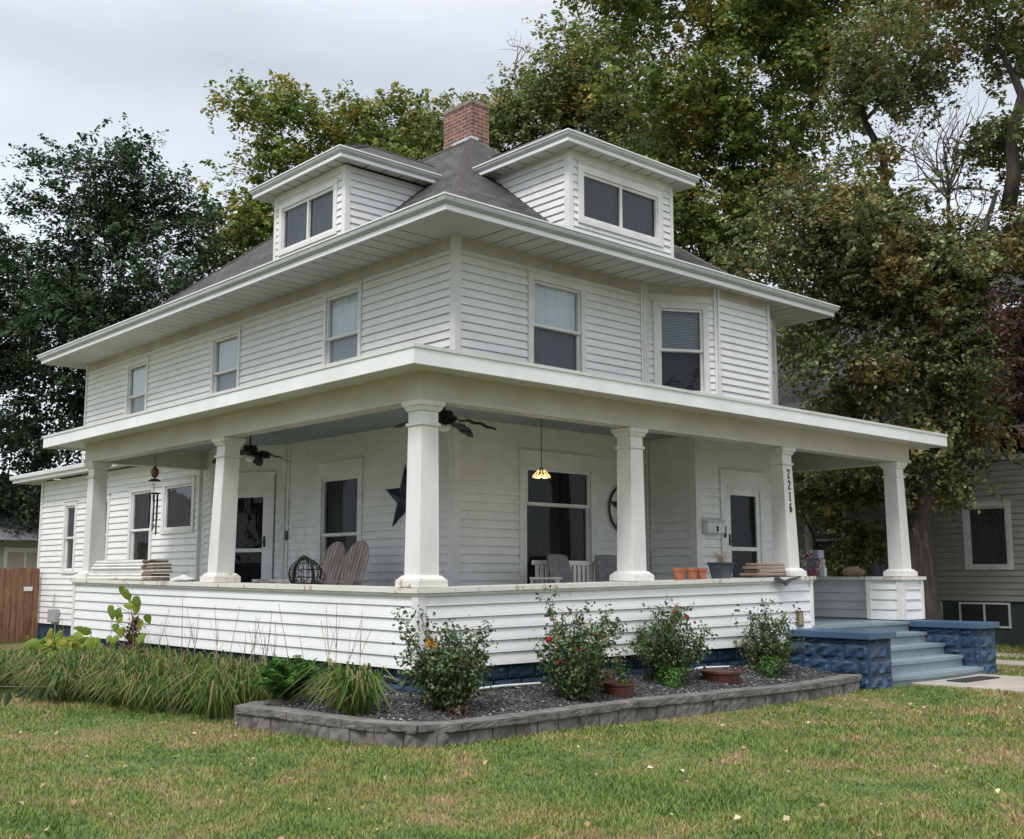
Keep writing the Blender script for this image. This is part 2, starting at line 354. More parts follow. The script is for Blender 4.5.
def sweep(mb, path, prof, closed=False):
    """profile (outward, z) carried along a plan path with mitred corners; outward = right-hand side of travel"""
    n = len(path); ring = []
    for i in range(n):
        p = np.array(path[i][:2], float); z = path[i][2] if len(path[i]) > 2 else 0
        d = []
        if closed or i > 0: q = np.array(path[i - 1][:2]); d.append((p - q) / np.linalg.norm(p - q))
        if closed or i < n - 1: q = np.array(path[(i + 1) % n][:2]); d.append((q - p) / np.linalg.norm(q - p))
        nn = [np.array((v[1], -v[0])) for v in d]; m = sum(nn); m = m / np.linalg.norm(m); k = 1 / (m @ nn[0])
        ring.append([(p[0] + m[0] * k * o, p[1] + m[1] * k * o, z + zz) for o, zz in prof])
    for i in range(n if closed else n - 1):
        A, B = ring[i], ring[(i + 1) % n]
        for j in range(len(prof)):
            j2 = (j + 1) % len(prof); mb.quad([A[j], B[j], B[j2], A[j2]])
    if not closed: mb.quad(ring[0][::-1]); mb.quad(ring[-1])
def rockblocks(mb, F, u0, u1, z0, z1, bw, bh, bulge=.035, off=0., warp=None):
    W = warp or (lambda u, z: z); r = 0; z = z0
    while z < z1 - .01:
        zt = min(z + bh, z1); u = u0 - (bw / 2 if r % 2 else 0)
        while u < u1 - .005:
            a, b = max(u, u0), min(u + bw, u1)
            if b - a > .02:
                K, Lr = max(2, int((b - a) / .045)), 5; g = .006
                H = np.zeros((K + 1, Lr + 1)); H[1:-1, 1:-1] = bulge * (.35 + .65 * rng.random((K - 1, Lr - 1)))
                if K > 3: H[1:-1, 1:-1] += bulge * .5 * np.sin(np.add.outer(np.arange(1, K) * 1.1 + rng.random() * 6, -np.arange(1, Lr) * 1.4))
                for i in range(K):
                    for j in range(Lr):
                        q = [(i, j), (i + 1, j), (i + 1, j + 1), (i, j + 1)]
                        mb.quad([F.p(a + g + (b - a - 2 * g) * x / K, off + max(H[x, y], 0.0) + (.0 if 0 < x < K and 0 < y < Lr else -.01), W(a, z + g + (zt - z - 2 * g) * y / Lr)) for x, y in q])
            u += bw
        z = zt; r += 1
def rail_x(x): return 1.255 + .017 * max(0, min(x, 6.9))
def rail_y(y): return 1.255 + .008 * y
def column(par, cx, cy, tx, ty, zb, zt=3.17):
    # shaft tapers from .30 to .24 and leans from (cx,cy) to (tx,ty)
    m = MB(); c = lambda t: (cx + (tx - cx) * t, cy + (ty - cy) * t)
    def ring(t, h): x, y = c(t); z = zb + (zt - zb) * t; return [(x - h, y - h, z), (x + h, y - h, z), (x + h, y + h, z), (x - h, y + h, z)]
    def fr(t0, h0, t1, h1): m.hexa(ring(t0, h0) + ring(t1, h1))
    fr(.06, .128, .865, .113)
    col = m.build('column', M['column'], par, bevel=.006)
    m = MB(); fr(0, .196, .042, .193); fr(.042, .186, .064, .145); m.build('base', M['peel'] if cx < 1 and cy < 5 else M['column'], col, bevel=.01)
    m = MB(); fr(.865, .129, .882, .133); fr(.882, .112, .945, .112); fr(.945, .126, .972, .148); fr(.972, .160, 1.0, .168); m.build('capital', M['column'], col, bevel=.005)
    return col
# ------------------------------------------------------------------ the house
HW = 2.4
house = thing('house', (0, 0, 0), 'white two storey clapboard house with a wraparound columned porch, brick chimney and two dormers', 'house')
XL = Fr(HW, 16.0, 0, -1)            # left wall frame, u = 16 - y
LY = lambda y: 16.0 - y
XF = Fr(0, HW, 1, 0)                # front wall frame, u = x
GY = -.06
s = MB()
YEND = 15.07
holes = []
FL = Fr(HW, YEND, 0, -1); ly = lambda y: YEND - y
for (ya, yb, za, zb_) in ((5.62, 4.58, 4.52, 5.73), (9.3, 8.25, 4.50, 5.64), (12.96, 11.95, 4.50, 5.66)):
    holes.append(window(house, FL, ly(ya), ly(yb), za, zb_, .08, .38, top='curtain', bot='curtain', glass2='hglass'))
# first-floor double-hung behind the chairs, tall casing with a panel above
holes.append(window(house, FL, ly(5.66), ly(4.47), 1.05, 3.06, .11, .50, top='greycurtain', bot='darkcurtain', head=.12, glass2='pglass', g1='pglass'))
# canted corner with the side door starts at y 6.6, so the flat wall below the porch roof stops there
holes.append((0, ly(6.6), 0, 3.40))
siding(s, FL, YEND - HW, .62, 5.86, .1155, holes)
FF = Fr(HW, HW, 1, 0); fx = lambda x: x - HW
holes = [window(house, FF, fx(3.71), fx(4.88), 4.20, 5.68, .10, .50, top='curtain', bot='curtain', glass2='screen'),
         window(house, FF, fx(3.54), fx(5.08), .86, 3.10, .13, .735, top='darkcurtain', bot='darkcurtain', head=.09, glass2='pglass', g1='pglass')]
siding(s, FF, 6.25 - HW, .62, 5.86, .1155, holes)
# upper bay: three sides, two canted at thirty degrees
bay = [(6.24, 2.4), (7.28, 1.80), (8.68, 1.80), (9.72, 2.4)]
B1 = Fr(*bay[0], bay[1][0] - bay[0][0], bay[1][1] - bay[0][1]); B2 = Fr(*bay[1], 1, 0); B3 = Fr(*bay[2], bay[3][0] - bay[2][0], bay[3][1] - bay[2][1])
Lb = math.hypot(1.04, .6)
h1 = window(house, B1, .13, 1.06, 4.15, 5.67, .10, .50, top='blind', bot='blind', glass2='screen')
siding(s, B1, Lb, 3.6, 5.86, .1155, [h1]); siding(s, B2, 1.40, 3.6, 5.86, .1155)
h3 = window(house, B3, .15, 1.05, 4.15, 5.67, .10, .50, top='darkcurtain', bot=None)
siding(s, B3, Lb, 3.6, 5.86, .1155, [h3])
# entry vestibule under the bay
VX0, VX1, VY = 6.28, 8.70, 1.50
VF = Fr(VX0, VY, 1, 0); VS = Fr(VX0, HW, 0, -1); VR = Fr(VX1, VY, 0, 1)
siding(s, VS, HW - VY, .66, 3.46, .1265)
dh = (fx(6.84) - fx(VX0), 7.91 - VX0, .66, 2.97)
siding(s, VF, VX1 - VX0, .66, 3.46, .1265, [(.58, 1.61, .66, 2.95)])
siding(s, VR, HW - VY, .66, 3.46, .1265)
RW = Fr(9.72, HW, 0, 1); siding(s, RW, YEND - HW, .3, 5.86, .1155)
BW = Fr(9.72, YEND, -1, 0); siding(s, BW, 9.72 - HW, .3, 5.86, .1155)
# canted wall on the left side with the side door
CA = radians(116); cd = (cos(CA), sin(CA)); CL = 1.42
c0 = (HW, 6.6); c1 = (HW + cd[0] * CL, 6.6 + cd[1] * CL)
CF = Fr(c1[0], c1[1], c0[0] - c1[0], c0[1] - c1[1])       # u from far end to the inner corner; s = CL - u
siding(s, CF, CL, .66, 3.46, .1155, [(CL - 1.22, CL - .20, .66, 2.98)])
EX, EY0, EY1 = 2.1, 8.75, 16.55
CR = Fr(EX, EY0, c1[0] - EX, c1[1] - EY0); siding(s, CR, math.hypot(EX - c1[0], EY0 - c1[1]), .66, 3.46, .1155)
wallobj = s.build('wall', M['siding'], house)
# walls' inner core, so no light leaks between the boards
core = MB()
def corebox(poly, z0, z1):
    n = len(poly)
    for i in range(n):
        a, b = poly[i], poly[(i + 1) % n]; core.quad([(*a, z0), (*b, z0), (*b, z1), (*a, z1)])
    core.quad([(*p, z1) for p in poly])
corebox([(HW + .7, HW + .7), (9.0, HW + .7), (9.0, YEND - .1), (HW + .7, YEND - .1)], 0, 5.8)
core.build('inner_wall', M['dark'], house)
# trims: corner boards, tan band under the eaves
t = MB()
def corner(F, u, z0, z1, w=.075):
    t = MB(); t.box(F, u - w / 2, u + w / 2, .0, .036, z0, z1); t.build('corner_board', M['trim'], house, bevel=.004)
def cornerL(x, y, z0, z1, w=.075, o=.028):   # L-shaped post on a front-left (-x,-y) corner
    t = MB(); o = .036; t.wbox(x - o, x + w, y - o, y - o + .035, z0, z1); t.wbox(x - o, x - o + .035, y - o + .035, y + w, z0, z1); t.build('corner_board', M['trim'], house, bevel=.003)
cornerL(HW, HW, .66, 5.94); cornerL(VX0, VY, .66, 3.46, .09)
corner(FL, ly(6.63), .66, 3.45, .07); corner(FL, ly(6.63) + .10, .66, 3.45, .05)
for F, u in ((FF, 6.20 - HW), (B1, .03), (B1, Lb - .03), (B2, .03), (B2, 1.37), (B3, .03), (B3, Lb - .03), (VS, .05), (FF, 6.20 - HW - .06)):
    z0 = .66 if F in (VS,) or (F is FF) else 3.6
    corner(F, u, z0, 3.45 if z0 < 1 and F is VS else 5.93, .05)
corner(CF, CL - .05, .66, 3.45, .06); corner(CF, .05, .66, 3.45, .07)
t = MB(); t.wbox(HW - .036, HW, YEND - .03, YEND + .03, 3.6, 5.93); t.build('corner_board', M['trim'], house, bevel=.004)
fz = MB()
fz.box(FL, 0, YEND - HW - .01, .004, .026, 5.77, 5.95); fz.box(FF, .05, 6.2 - HW, .004, .027, 5.77, 5.95)
fz.box(B1, .06, Lb - .06, .004, .027, 5.80, 5.95); fz.box(B2, .06, 1.34, .004, .027, 5.80, 5.95); fz.box(B3, .06, Lb - .06, .004, .027, 5.80, 5.95)
fz.build('eave_band', M['eave_band'], house)  # added strip in place of the shaded, dirty top courses of siding
# porch-side cladding of the neighbouring ground floor: foundation band
# ---- main eaves
EX0, EX1, EY_0, EY_1 = 1.41, 10.31, 1.41, 15.45
def soffit(mb, x0, x1, y0, y1, along, z, step=.30, jag=.003):
    """boards as saw-tooth strips; along = axis the eave runs along"""
    a0, a1 = (x0, x1) if along == 'x' else (y0, y1); n = max(1, int(round((a1 - a0) / step))); st = (a1 - a0) / n
    for i in range(n):
        a, b = a0 + i * st, a0 + (i + 1) * st - .026
        q = [(a, y0, z), (b, y0, z - jag), (b, y1, z - jag), (a, y1, z)] if along == 'x' else [(x0, a, z), (x0, b, z - jag), (x1, b, z - jag), (x1, a, z)]
        mb.quad(q[::-1]); 
        r_ = [(b, y0, z - jag), (b, y0, z + .02), (b, y1, z + .02), (b, y1, z - jag)] if along == 'x' else [(x0, b, z - jag), (x0, b, z + .02), (x1, b, z + .02), (x1, b, z - jag)]
        mb.quad(r_)
sf = MB(); SZ = 5.935
soffit(sf, EX0 + .12, HW, HW, EY_1 - .1, 'y', SZ); soffit(sf, HW, EX1 - .1, EY_0 + .12, HW + .02, 'x', SZ)
soffit(sf, 9.72, EX1 - .1, HW, EY_1 - .1, 'y', SZ); soffit(sf, HW, 9.72, YEND, EY_1 - .1, 'x', SZ)
# mitred corner pieces
n = 4
x0, y0 = EX0 + .12, EY_0 + .12
for i in range(3):
    a, b = x0 + (HW - x0) * i / 3, x0 + (HW - x0) * (i + 1) / 3 - .004
    sf.quad([(a, y0, SZ), (a, a, SZ), (b, b, SZ - .008), (b, y0, SZ - .008)]); sf.quad([(x0, a, SZ), (x0, b, SZ - .008), (b, b, SZ - .008), (a, a, SZ)])
sf.build('soffit', M['soffit'], house)
g = MB()
pathE = [(EX0 + .1, EY_1 - .1), (EX0 + .1, EY_0 + .1), (EX1 - .1, EY_0 + .1), (EX1 - .1, EY_1 - .1)]
sweep(g, pathE, [(0, 6.045), (0, 5.96), (.035, 5.955), (.075, 5.99), (.085, 6.02), (.085, 6.052), (.1, 6.052), (.1, 6.066), (.07, 6.066), (.07, 6.02), (.03, 5.98)], True)
g.build('gutter', M['gutter'], house)
g = MB(); sweep(g, pathE, [(-.025, 5.96), (-.025, 5.885), (.022, 5.885), (.022, 5.958)], True)
sweep(g, pathE, [(.084, 6.050), (.101, 6.050), (.101, 6.070), (.084, 6.070)], True)
g.build('fascia', M['fascia'], house)
# ---- main roof, flared at the foot
def roofquad(mb, P, along, thick=0):
    """planar roof face with UVs in metres: u along the eave, v up the slope"""
    P = [np.array(p, float) for p in P]; a = np.array(along, float); a /= np.linalg.norm(a)
    nrm = np.cross(P[1] - P[0], P[2] - P[0]); nrm /= np.linalg.norm(nrm); v = np.cross(nrm, a)
    mb.quad(P, [((p - P[0]) @ a, (p - P[0]) @ v) for p in P])
MXs, MYs = (4.26, .88), (4.486, .79)
AP0, AP1, AZ = 6.22, 10.64, 9.41; RX = 5.86
E = [(EX0 + .09, EY_0 + .09, 6.03), (EX1 - .09, EY_0 + .09, 6.03), (EX1 - .09, EY_1 - .09, 6.03), (EX0 + .09, EY_1 - .09, 6.03)]
J = [(2.2, 2.17, 6.197), (9.52, 2.17, 6.197), (9.52, 14.69, 6.197), (2.2, 14.69, 6.197)]
A, B = (RX, AP0, AZ), (RX, AP1, AZ)
rf = MB()
for i in range(4):
    k = (i + 1) % 4; d = np.array(E[k]) - np.array(E[i]); roofquad(rf, [E[i], E[k], J[k], J[i]], d)
roofquad(rf, [J[0], J[1], A], (1, 0, 0)); roofquad(rf, [J[1], J[2], B, A], (0, 1, 0)); roofquad(rf, [J[2], J[3], B], (-1, 0, 0)); roofquad(rf, [J[3], J[0], A, B], (0, -1, 0))
roof = rf.build('roof', M['shingle'], house)
cp = MB()
def ridgecap(mb, P, Q, w=.13, lift=.006, step=.16, dr=.55):
    P, Q = np.array(P, float), np.array(Q, float); L = np.linalg.norm(Q - P); d = (Q - P) / L
    h = np.cross(d, (0, 0, 1)); h /= np.linalg.norm(h); up = np.cross(h, d); n = int(L / step)
    for i in range(n):
        a, b = P + d * (L * i / n), P + d * (L * (i + 1) / n + .02)
        for sgn in (-1, 1):
            e0, e1 = a + h * w * sgn - up * (w * dr) + up * (lift + .010), b + h * w * sgn - up * (w * dr) + up * lift
            q = [a + up * (lift + .010), b + up * lift, e1, e0]; mb.quad(q if sgn > 0 else q[::-1], [(0, 0), (.1, 0), (.1, .1), (0, .1)])
for j, ap in ((0, A), (1, A), (2, B), (3, B)):
    ridgecap(cp, J[j], ap, dr=.52); ridgecap(cp, E[j], J[j], dr=.16)
ridgecap(cp, A, B, dr=.86)
M['cap'] = mat_var('hip_cap_shingle', (.065, .06, .056), (.12, .11, .10), 6, .9, None, .3, 60)
cp.build('hip_cap', M['cap'], roof)
# ---- chimney
ch = MB()
def uvbox(mb, x0, x1, y0, y1, z0, z1, top=True):
    for P, a in (([(x0, y0), (x1, y0)], x1 - x0), ([(x1, y0), (x1, y1)], y1 - y0), ([(x1, y1), (x0, y1)], x1 - x0), ([(x0, y1), (x0, y0)], y1 - y0)):
        mb.quad([(*P[0], z0), (*P[1], z0), (*P[1], z1), (*P[0], z1)], [(0, z0), (a, z0), (a, z1), (0, z1)])
    if top: mb.quad([(x0, y0, z1), (x1, y0, z1), (x1, y1, z1), (x0, y1, z1)])
uvbox(ch, 5.84, 6.27, 6.20, 7.02, 8.9, 10.09)
chim = ch.build('chimney', M['brick'], house)
c = MB(); c.wbox(5.825, 6.285, 6.185, 7.035, 10.09, 10.16); c.wbox(5.95, 6.16, 6.4, 6.85, 10.16, 10.20)
c.build('chimney_crown', mat_var('mortar_crown', (.20, .15, .12), (.32, .27, .23), 9, .9, None, .5, 40), chim)
c = MB(); c.wbox(5.825, 5.838, 6.19, 6.75, 9.30, 9.44); c.wbox(5.83, 6.0, 6.185, 6.198, 9.25, 9.44); c.build('flashing', M['silver'], chim)
# ---- dormers
def dormer(kind):
    if kind == 'left':
        ya, yb = 5.11, 7.20; F = Fr(2.4, yb, 0, -1); L = yb - ya; zf = 7.70
        d = MB(); wh = window(house, F, .14, 1.89, 6.64, 7.54, .10, kind='slider', top='greycurtain', bot='greycurtain', name='dormer_window')
        siding(d, F, L, 6.1, zf, .1155, [wh])
        S = Fr(2.4, ya, 1, 0); siding(d, S, 2.2, 6.1, zf, .1155, clip=lambda z: (0, (z - MXs[0]) / MXs[1] - 2.4))
        S2 = Fr(4.6, yb, -1, 0); siding(d, S2, 2.2, 6.1, zf, .1155, clip=lambda z: (2.2 - ((z - MXs[0]) / MXs[1] - 2.4), 2.2))
        dm = d.build('dormer_wall', M['siding'], house)
        q = MB(); q.wbox(2.372, 2.40, ya - .028, ya + .07, 6.15, zf); q.wbox(2.401, 2.47, ya - .028, ya, 6.2, zf); q.wbox(2.372, 2.40, yb - .05, yb + .028, 6.15, zf); q.wbox(2.375, 2.398, ya + .07, yb - .05, 7.60, 7.72)
        q.build('dormer_trim', M['trim'], dm, bevel=.003)
        x0, y0, y1, ym, zr = 2.06, 4.78, 7.55, 6.13, 8.60; zt = 7.84
        xi = lambda z: (z - MXs[0]) / MXs[1]
        path = [(xi(zt) - .05, y1 - .07), (x0 + .07, y1 - .07), (x0 + .07, y0 + .07), (xi(zt) - .05, y0 + .07)]
        r = MB(); run = ym - y0
        roofquad(r, [(x0 + .06, y1 - .06, zt), (x0 + .06, y0 + .06, zt), (x0 + run, ym, zr)], (0, -1, 0))
        roofquad(r, [(x0 + .06, y0 + .06, zt), (xi(zt) + .1, y0 + .06, zt), (xi(zr) + .1, ym, zr), (x0 + run, ym, zr)], (1, 0, 0))
        roofquad(r, [(xi(zt) + .1, y1 - .06, zt), (x0 + .06, y1 - .06, zt), (x0 + run, ym, zr), (xi(zr) + .1, ym, zr)], (-1, 0, 0))
        caps = [((x0 + .06, y0 + .06, zt), (x0 + run, ym, zr)), ((x0 + .06, y1 - .06, zt), (x0 + run, ym, zr)), ((x0 + run, ym, zr), (xi(zr), ym, zr))]
        so_ = MB(); soffit(so_, x0 + .07, 2.4, y0 + .07, y1 - .07, 'y', 7.735, .3); soffit(so_, 2.4, xi(7.735) + .1, y0 + .07, ya, 'x', 7.735, .3); soffit(so_, 2.4, xi(7.735) + .1, yb, y1 - .07, 'x', 7.735, .3)
    else:
        xa, xb = 4.57, 6.93; F = Fr(xa, 2.4, 1, 0); L = xb - xa; zf = 7.72
        d = MB(); wh = window(house, F, .17, 2.12, 6.63, 7.56, .12, kind='slider', top='darkcurtain', bot='darkcurtain', name='dormer_window')
        siding(d, F, L, 6.1, zf, .1155, [wh])
        S = Fr(xa, 4.6, 0, -1); siding(d, S, 2.2, 6.1, zf, .1155, clip=lambda z: (2.2 - ((z - MYs[0]) / MYs[1] - 2.4), 2.2))
        S2 = Fr(xb, 2.4, 0, 1); siding(d, S2, 2.2, 6.1, zf, .1155, clip=lambda z: (0, (z - MYs[0]) / MYs[1] - 2.4))
        dm = d.build('dormer_wall', M['siding'], house)
        q = MB(); q.wbox(xa - .028, xa + .07, 2.372, 2.40, 6.15, zf); q.wbox(xa - .028, xa, 2.401, 2.47, 6.2, zf); q.wbox(xb - .05, xb + .028, 2.372, 2.40, 6.15, zf); q.wbox(xa + .07, xb - .05, 2.375, 2.398, 7.62, 7.74)
        q.build('dormer_trim', M['trim'], dm, bevel=.003)
        y0, x0, x1, xm, zr = 2.06, 4.22, 7.27, 5.74, 8.80; zt = 7.86
        yi = lambda z: (z - MYs[0]) / MYs[1]
        path = [(x0 + .07, yi(zt) - .05), (x0 + .07, y0 + .07), (x1 - .07, y0 + .07), (x1 - .07, yi(zt) - .05)]
        r = MB(); run = xm - x0
        roofquad(r, [(x0 + .06, y0 + .06, zt), (x1 - .06, y0 + .06, zt), (xm, y0 + run, zr)], (1, 0, 0))
        roofquad(r, [(x0 + .06, yi(zt) + .1, zt), (x0 + .06, y0 + .06, zt), (xm, y0 + run, zr), (xm, yi(zr) + .1, zr)], (0, -1, 0))
        roofquad(r, [(x1 - .06, y0 + .06, zt), (x1 - .06, yi(zt) + .1, zt), (xm, yi(zr) + .1, zr), (xm, y0 + run, zr)], (0, 1, 0))
        caps = [((x0 + .06, y0 + .06, zt), (xm, y0 + run, zr)), ((x1 - .06, y0 + .06, zt), (xm, y0 + run, zr)), ((xm, y0 + run, zr), (xm, yi(zr), zr))]
        so_ = MB(); soffit(so_, x0 + .07, x1 - .07, y0 + .07, 2.4, 'x', 7.745, .3); soffit(so_, x0 + .07, xa, 2.4, yi(7.745) + .1, 'y', 7.745, .3); soffit(so_, xb, x1 - .07, 2.4, yi(7.745) + .1, 'y', 7.745, .3)
    so_.build('dormer_soffit', M['soffit'], dm)
    rr = r.build('dormer_roof', M['shingle'], house); k = MB()
    for ci, (P, Q) in enumerate(caps): ridgecap(k, P, Q, .11, dr=.38 if ci < 2 else .58)
    k.build('hip_cap', M['cap'], rr)
    gg = MB(); sweep(gg, path, [(0, zt - .005), (0, zt - .085), (.03, zt - .088), (.06, zt - .05), (.065, zt - .012), (.05, zt)]); gg.build('dormer_gutter', M['gutter'], rr)
    gg = MB(); sweep(gg, path, [(-.02, zt - .087), (-.02, zt - .145), (.022, zt - .145), (.022, zt - .09)]); sweep(gg, path, [(.064, zt - .014), (.08, zt - .014), (.08, zt + .006), (.05, zt + .006)]); gg.build('dormer_fascia', M['fascia'], rr)
dormer('left'); dormer('front')
# ---- ground floor doors
def door(par, F, u0, u1, du0, du1, z0, ztop, casetop, rail, right_hinge=False, gz=None):
    m = MB(); m.box(F, u0, du0, -.05, .04, z0, casetop); m.box(F, du1, u1, -.05, .04, z0, casetop); m.box(F, du0, du1, -.05, .037, ztop, casetop); m.box(F, u0 - .02, u1 + .02, -.01, .058, casetop - .005, casetop + .03)
    m.box(F, du0 - .02, du1 + .02, .036, .052, ztop, ztop + .03)
    d = m.build('door', M['trim'], par, bevel=.004)
    s = MB(); t = .095
    s.box(F, du0, du0 + t, -.02, .02, z0, ztop); s.box(F, du1 - t, du1, -.02, .02, z0, ztop); s.box(F, du0 + t, du1 - t, -.019, .021, ztop - t, ztop); s.box(F, du0 + t, du1 - t, -.019, .021, z0, z0 + .28); s.box(F, du0 + t, du1 - t, -.019, .021, rail - .03, rail + .03)
    s.build('storm_door_frame', M['trim'], d, bevel=.004)
    q = MB()
    for a, b in ((z0 + .28, rail - .03), (rail + .03, ztop - t)): q.quad([F.p(du0 + t, 0, a), F.p(du1 - t, 0, a), F.p(du1 - t, 0, b), F.p(du0 + t, 0, b)])
    q.build('glass', M['pglass'], d)
    q = MB(); q.box(F, du0, du1, -.12, -.06, z0, ztop); q.build('inner_door', M['dark'], d)
    h = MB(); hu = du1 - .05 if right_hinge else du0 + .05
    h.box(F, hu - .02, hu + .02, .02, .032, rail + .05, rail + .22); h.tube([F.p(hu, .03, rail + .12), F.p(hu, .065, rail + .12), F.p(hu + (.09 if not right_hinge else -.09), .065, rail + .12)], .009); h.build('handle', M['black'], d)
door(house, VF, 6.84 - VX0, 7.93 - VX0, 7.00 - VX0, 7.84 - VX0, .69, 2.70, 2.96, 1.785)
door(house, CF, CL - 1.26, CL - .22, CL - 1.16, CL - .34, .69, 2.72, 3.00, 1.78, True)
# ---- porch
PXE, PYE = 10.01, 8.90; ZB = .45
wz = lambda u, z: z
pw = MB(); PE = .1265; n0 = 6
def warpx(u, z): t_ = (z - ZB) / (.762); return ZB + .02 * min(u, 4) / 4 + t_ * (rail_x(u) - .05 - ZB - .02 * min(u, 4) / 4)
def warpl(u, z): y = PYE - u; t_ = (z - ZB) / .762; return ZB + t_ * (rail_y(y) - .05 - ZB)
PFn = Fr(0, 0, 1, 0); PLf = Fr(0, PYE, 0, -1)
siding(pw, PFn, 6.9, ZB, ZB + .762, PE, warp=warpx); siding(pw, PLf, PYE, ZB, ZB + .762, PE, warp=warpl)
# inner faces, end wall, pier and right-hand wall
siding(pw, Fr(6.9, .30, -1, 0), 6.6, .69, 1.2, PE); siding(pw, Fr(.30, .3, 0, 1), 8.4, .69, 1.2, PE)
siding(pw, Fr(6.9, 0, 0, 1), .30, .70, 1.32, PE)
siding(pw, Fr(EX, PYE, -1, 0), EX, ZB, ZB + .762, PE)
siding(pw, Fr(9.41, 0, 1, 0), .60, .70, 1.32, .155); siding(pw, Fr(9.41, .60, 0, -1), .60, .70, 1.32, .155); siding(pw, Fr(10.01, 0, 0, 1), HW, .45, 1.32, .155)
siding(pw, Fr(9.72, HW - .1, 0, -1), HW - .7, .70, 1.32, .135)
porch_wall = pw.build('porch_wall', M['siding_porch'], house)
def pcb(*b):
    t = MB()
    for q in b: t.wbox(*q)
    t.build('corner_board', M['trim'], porch_wall, bevel=.004)
pcb((-.034, .07, -.034, .004, .45, 1.205), (-.034, .004, .004, .07, .45, 1.205))
pcb((-.034, .004, PYE - .05, PYE + .026, .45, 1.27)); pcb((6.85, 6.93, -.034, .004, .46, 1.32), (6.897, 6.93, .004, .06, .70, 1.32))
pcb((9.377, 9.47, -.034, .004, .70, 1.315), (9.377, 9.415, .004, .07, .70, 1.315)); pcb((9.95, 10.044, -.034, .004, .70, 1.315)); pcb((9.377, 9.415, .52, .60, .70, 1.315))
# rail caps: weathered boards following the sag of the old porch
def railcap(pts, zf, axis, lo, hi, th=.05):
    m = MB(); K = 24
    for i in range(K):
        a, b = pts[0] + (pts[1] - pts[0]) * i / K, pts[0] + (pts[1] - pts[0]) * (i + 1) / K; za, zb_ = zf(a), zf(b)
        if axis == 'x': m.hexa([(a, lo, za - th), (b, lo, zb_ - th), (b, hi, zb_ - th), (a, hi, za - th), (a, lo, za), (b, lo, zb_), (b, hi, zb_), (a, hi, za)])
        else: m.hexa([(lo, a, za - th), (hi, a, za - th), (hi, b, zb_ - th), (lo, b, zb_ - th), (lo, a, za), (hi, a, za), (hi, b, zb_), (lo, b, zb_)])
    return m
railcap((-.065, 6.96), rail_x, 'x', -.065, .42).build('rail_cap', M['peel'], porch_wall); railcap((.425, PYE + .07), rail_y, 'y', -.065, .42).build('rail_cap', M['peel'], porch_wall)
m1 = MB(); m1.wbox(9.35, 10.07, -.065, .66, 1.315, 1.365); m1.wbox(9.60, 10.07, .66, HW - .03, 1.312, 1.362); m1.build('rail_cap', M['peel'], porch_wall)
m1 = MB(); m1.wbox(.43, EX, PYE - .30, PYE + .065, 1.275, 1.325); m1.build('rail_cap', M['peel'], porch_wall)
m = MB()
for (lo_, hi_, zf, ax, th) in (((-.045), .0, rail_x, 'x', .03),):
    q = railcap((-.04, 6.94), lambda x: rail_x(x) - .051, 'x', -.042, -.002, .028); m.v += q.v; m.f += q.f; m.uv += q.uv
q = railcap((.0, PYE + .04), lambda y: rail_y(y) - .051, 'y', -.042, -.002, .028); b_ = len(m.v); m.v += q.v; m.f += [tuple(i + b_ for i in f) for f in q.f]; m.uv += q.uv
m.build('rail_moulding', M['column'], porch_wall)
# floor, foundation, ceiling
m = MB(); m.wbox(.02, 9.99, .02, HW + 4.3, .60, .685); m.wbox(.02, HW, HW + 4.301, PYE, .60, .685); m.build('porch_floor', M['step'], house)
m = MB(); rockblocks(m, Fr(.05, .05, 1, 0), 0, 6.3, GY - .05, .455, .40, .20, .012); rockblocks(m, Fr(.05, PYE, 0, -1), 0, PYE - .05, GY - .05, .455, .40, .20, .012)
m.build('foundation', M['found'], house)
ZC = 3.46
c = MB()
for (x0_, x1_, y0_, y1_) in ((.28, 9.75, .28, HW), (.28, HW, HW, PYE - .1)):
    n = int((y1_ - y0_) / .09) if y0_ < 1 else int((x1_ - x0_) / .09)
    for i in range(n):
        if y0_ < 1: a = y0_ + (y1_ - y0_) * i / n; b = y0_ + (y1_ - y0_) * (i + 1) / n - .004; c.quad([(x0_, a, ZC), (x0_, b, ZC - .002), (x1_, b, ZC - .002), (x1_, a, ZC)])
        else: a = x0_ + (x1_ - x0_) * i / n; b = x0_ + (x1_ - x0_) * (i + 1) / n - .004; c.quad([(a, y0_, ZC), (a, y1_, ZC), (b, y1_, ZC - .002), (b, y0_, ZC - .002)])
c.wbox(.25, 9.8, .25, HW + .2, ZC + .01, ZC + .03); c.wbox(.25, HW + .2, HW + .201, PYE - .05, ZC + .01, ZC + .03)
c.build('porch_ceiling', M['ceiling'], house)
bm_ = MB(); ZBM = 3.175
pth = [(.06, PYE + .05), (.06, .06), (PXE - .06, .06), (PXE - .06, HW)]
sweep(bm_, pth, [(0, 3.52), (0, 3.225), (.022, 3.22), (.022, 3.175), (-.20, 3.175), (-.20, 3.52)])
bm_.wbox(.27, EX + .15, PYE - .15, PYE + .05, 3.18, 3.50)
bm_.build('porch_beam', M['beam'], house)
PO = .375
po = MB(); PX0, PY0, PX1, PY1 = -PO, -PO, PXE + PO, PYE + .73
soffit(po, PX0 + .03, .06, .06, PY1 - .03, 'y', 3.475, .31, .006); soffit(po, .06, PX1 - .03, PY0 + .03, .06, 'x', 3.475, .31, .006); soffit(po, PXE - .06, PX1 - .03, .06, HW, 'y', 3.475, .31, .006)
soffit(po, .06, EX, PYE + .05, PY1 - .03, 'x', 3.475, .31, .006); po.quad([(PX0 + .03, PY0 + .03, 3.474), (.06, PY0 + .03, 3.474), (.06, .06, 3.474), (PX0 + .03, .06, 3.474)])
po.build('porch_soffit', M['soffit2'], house)
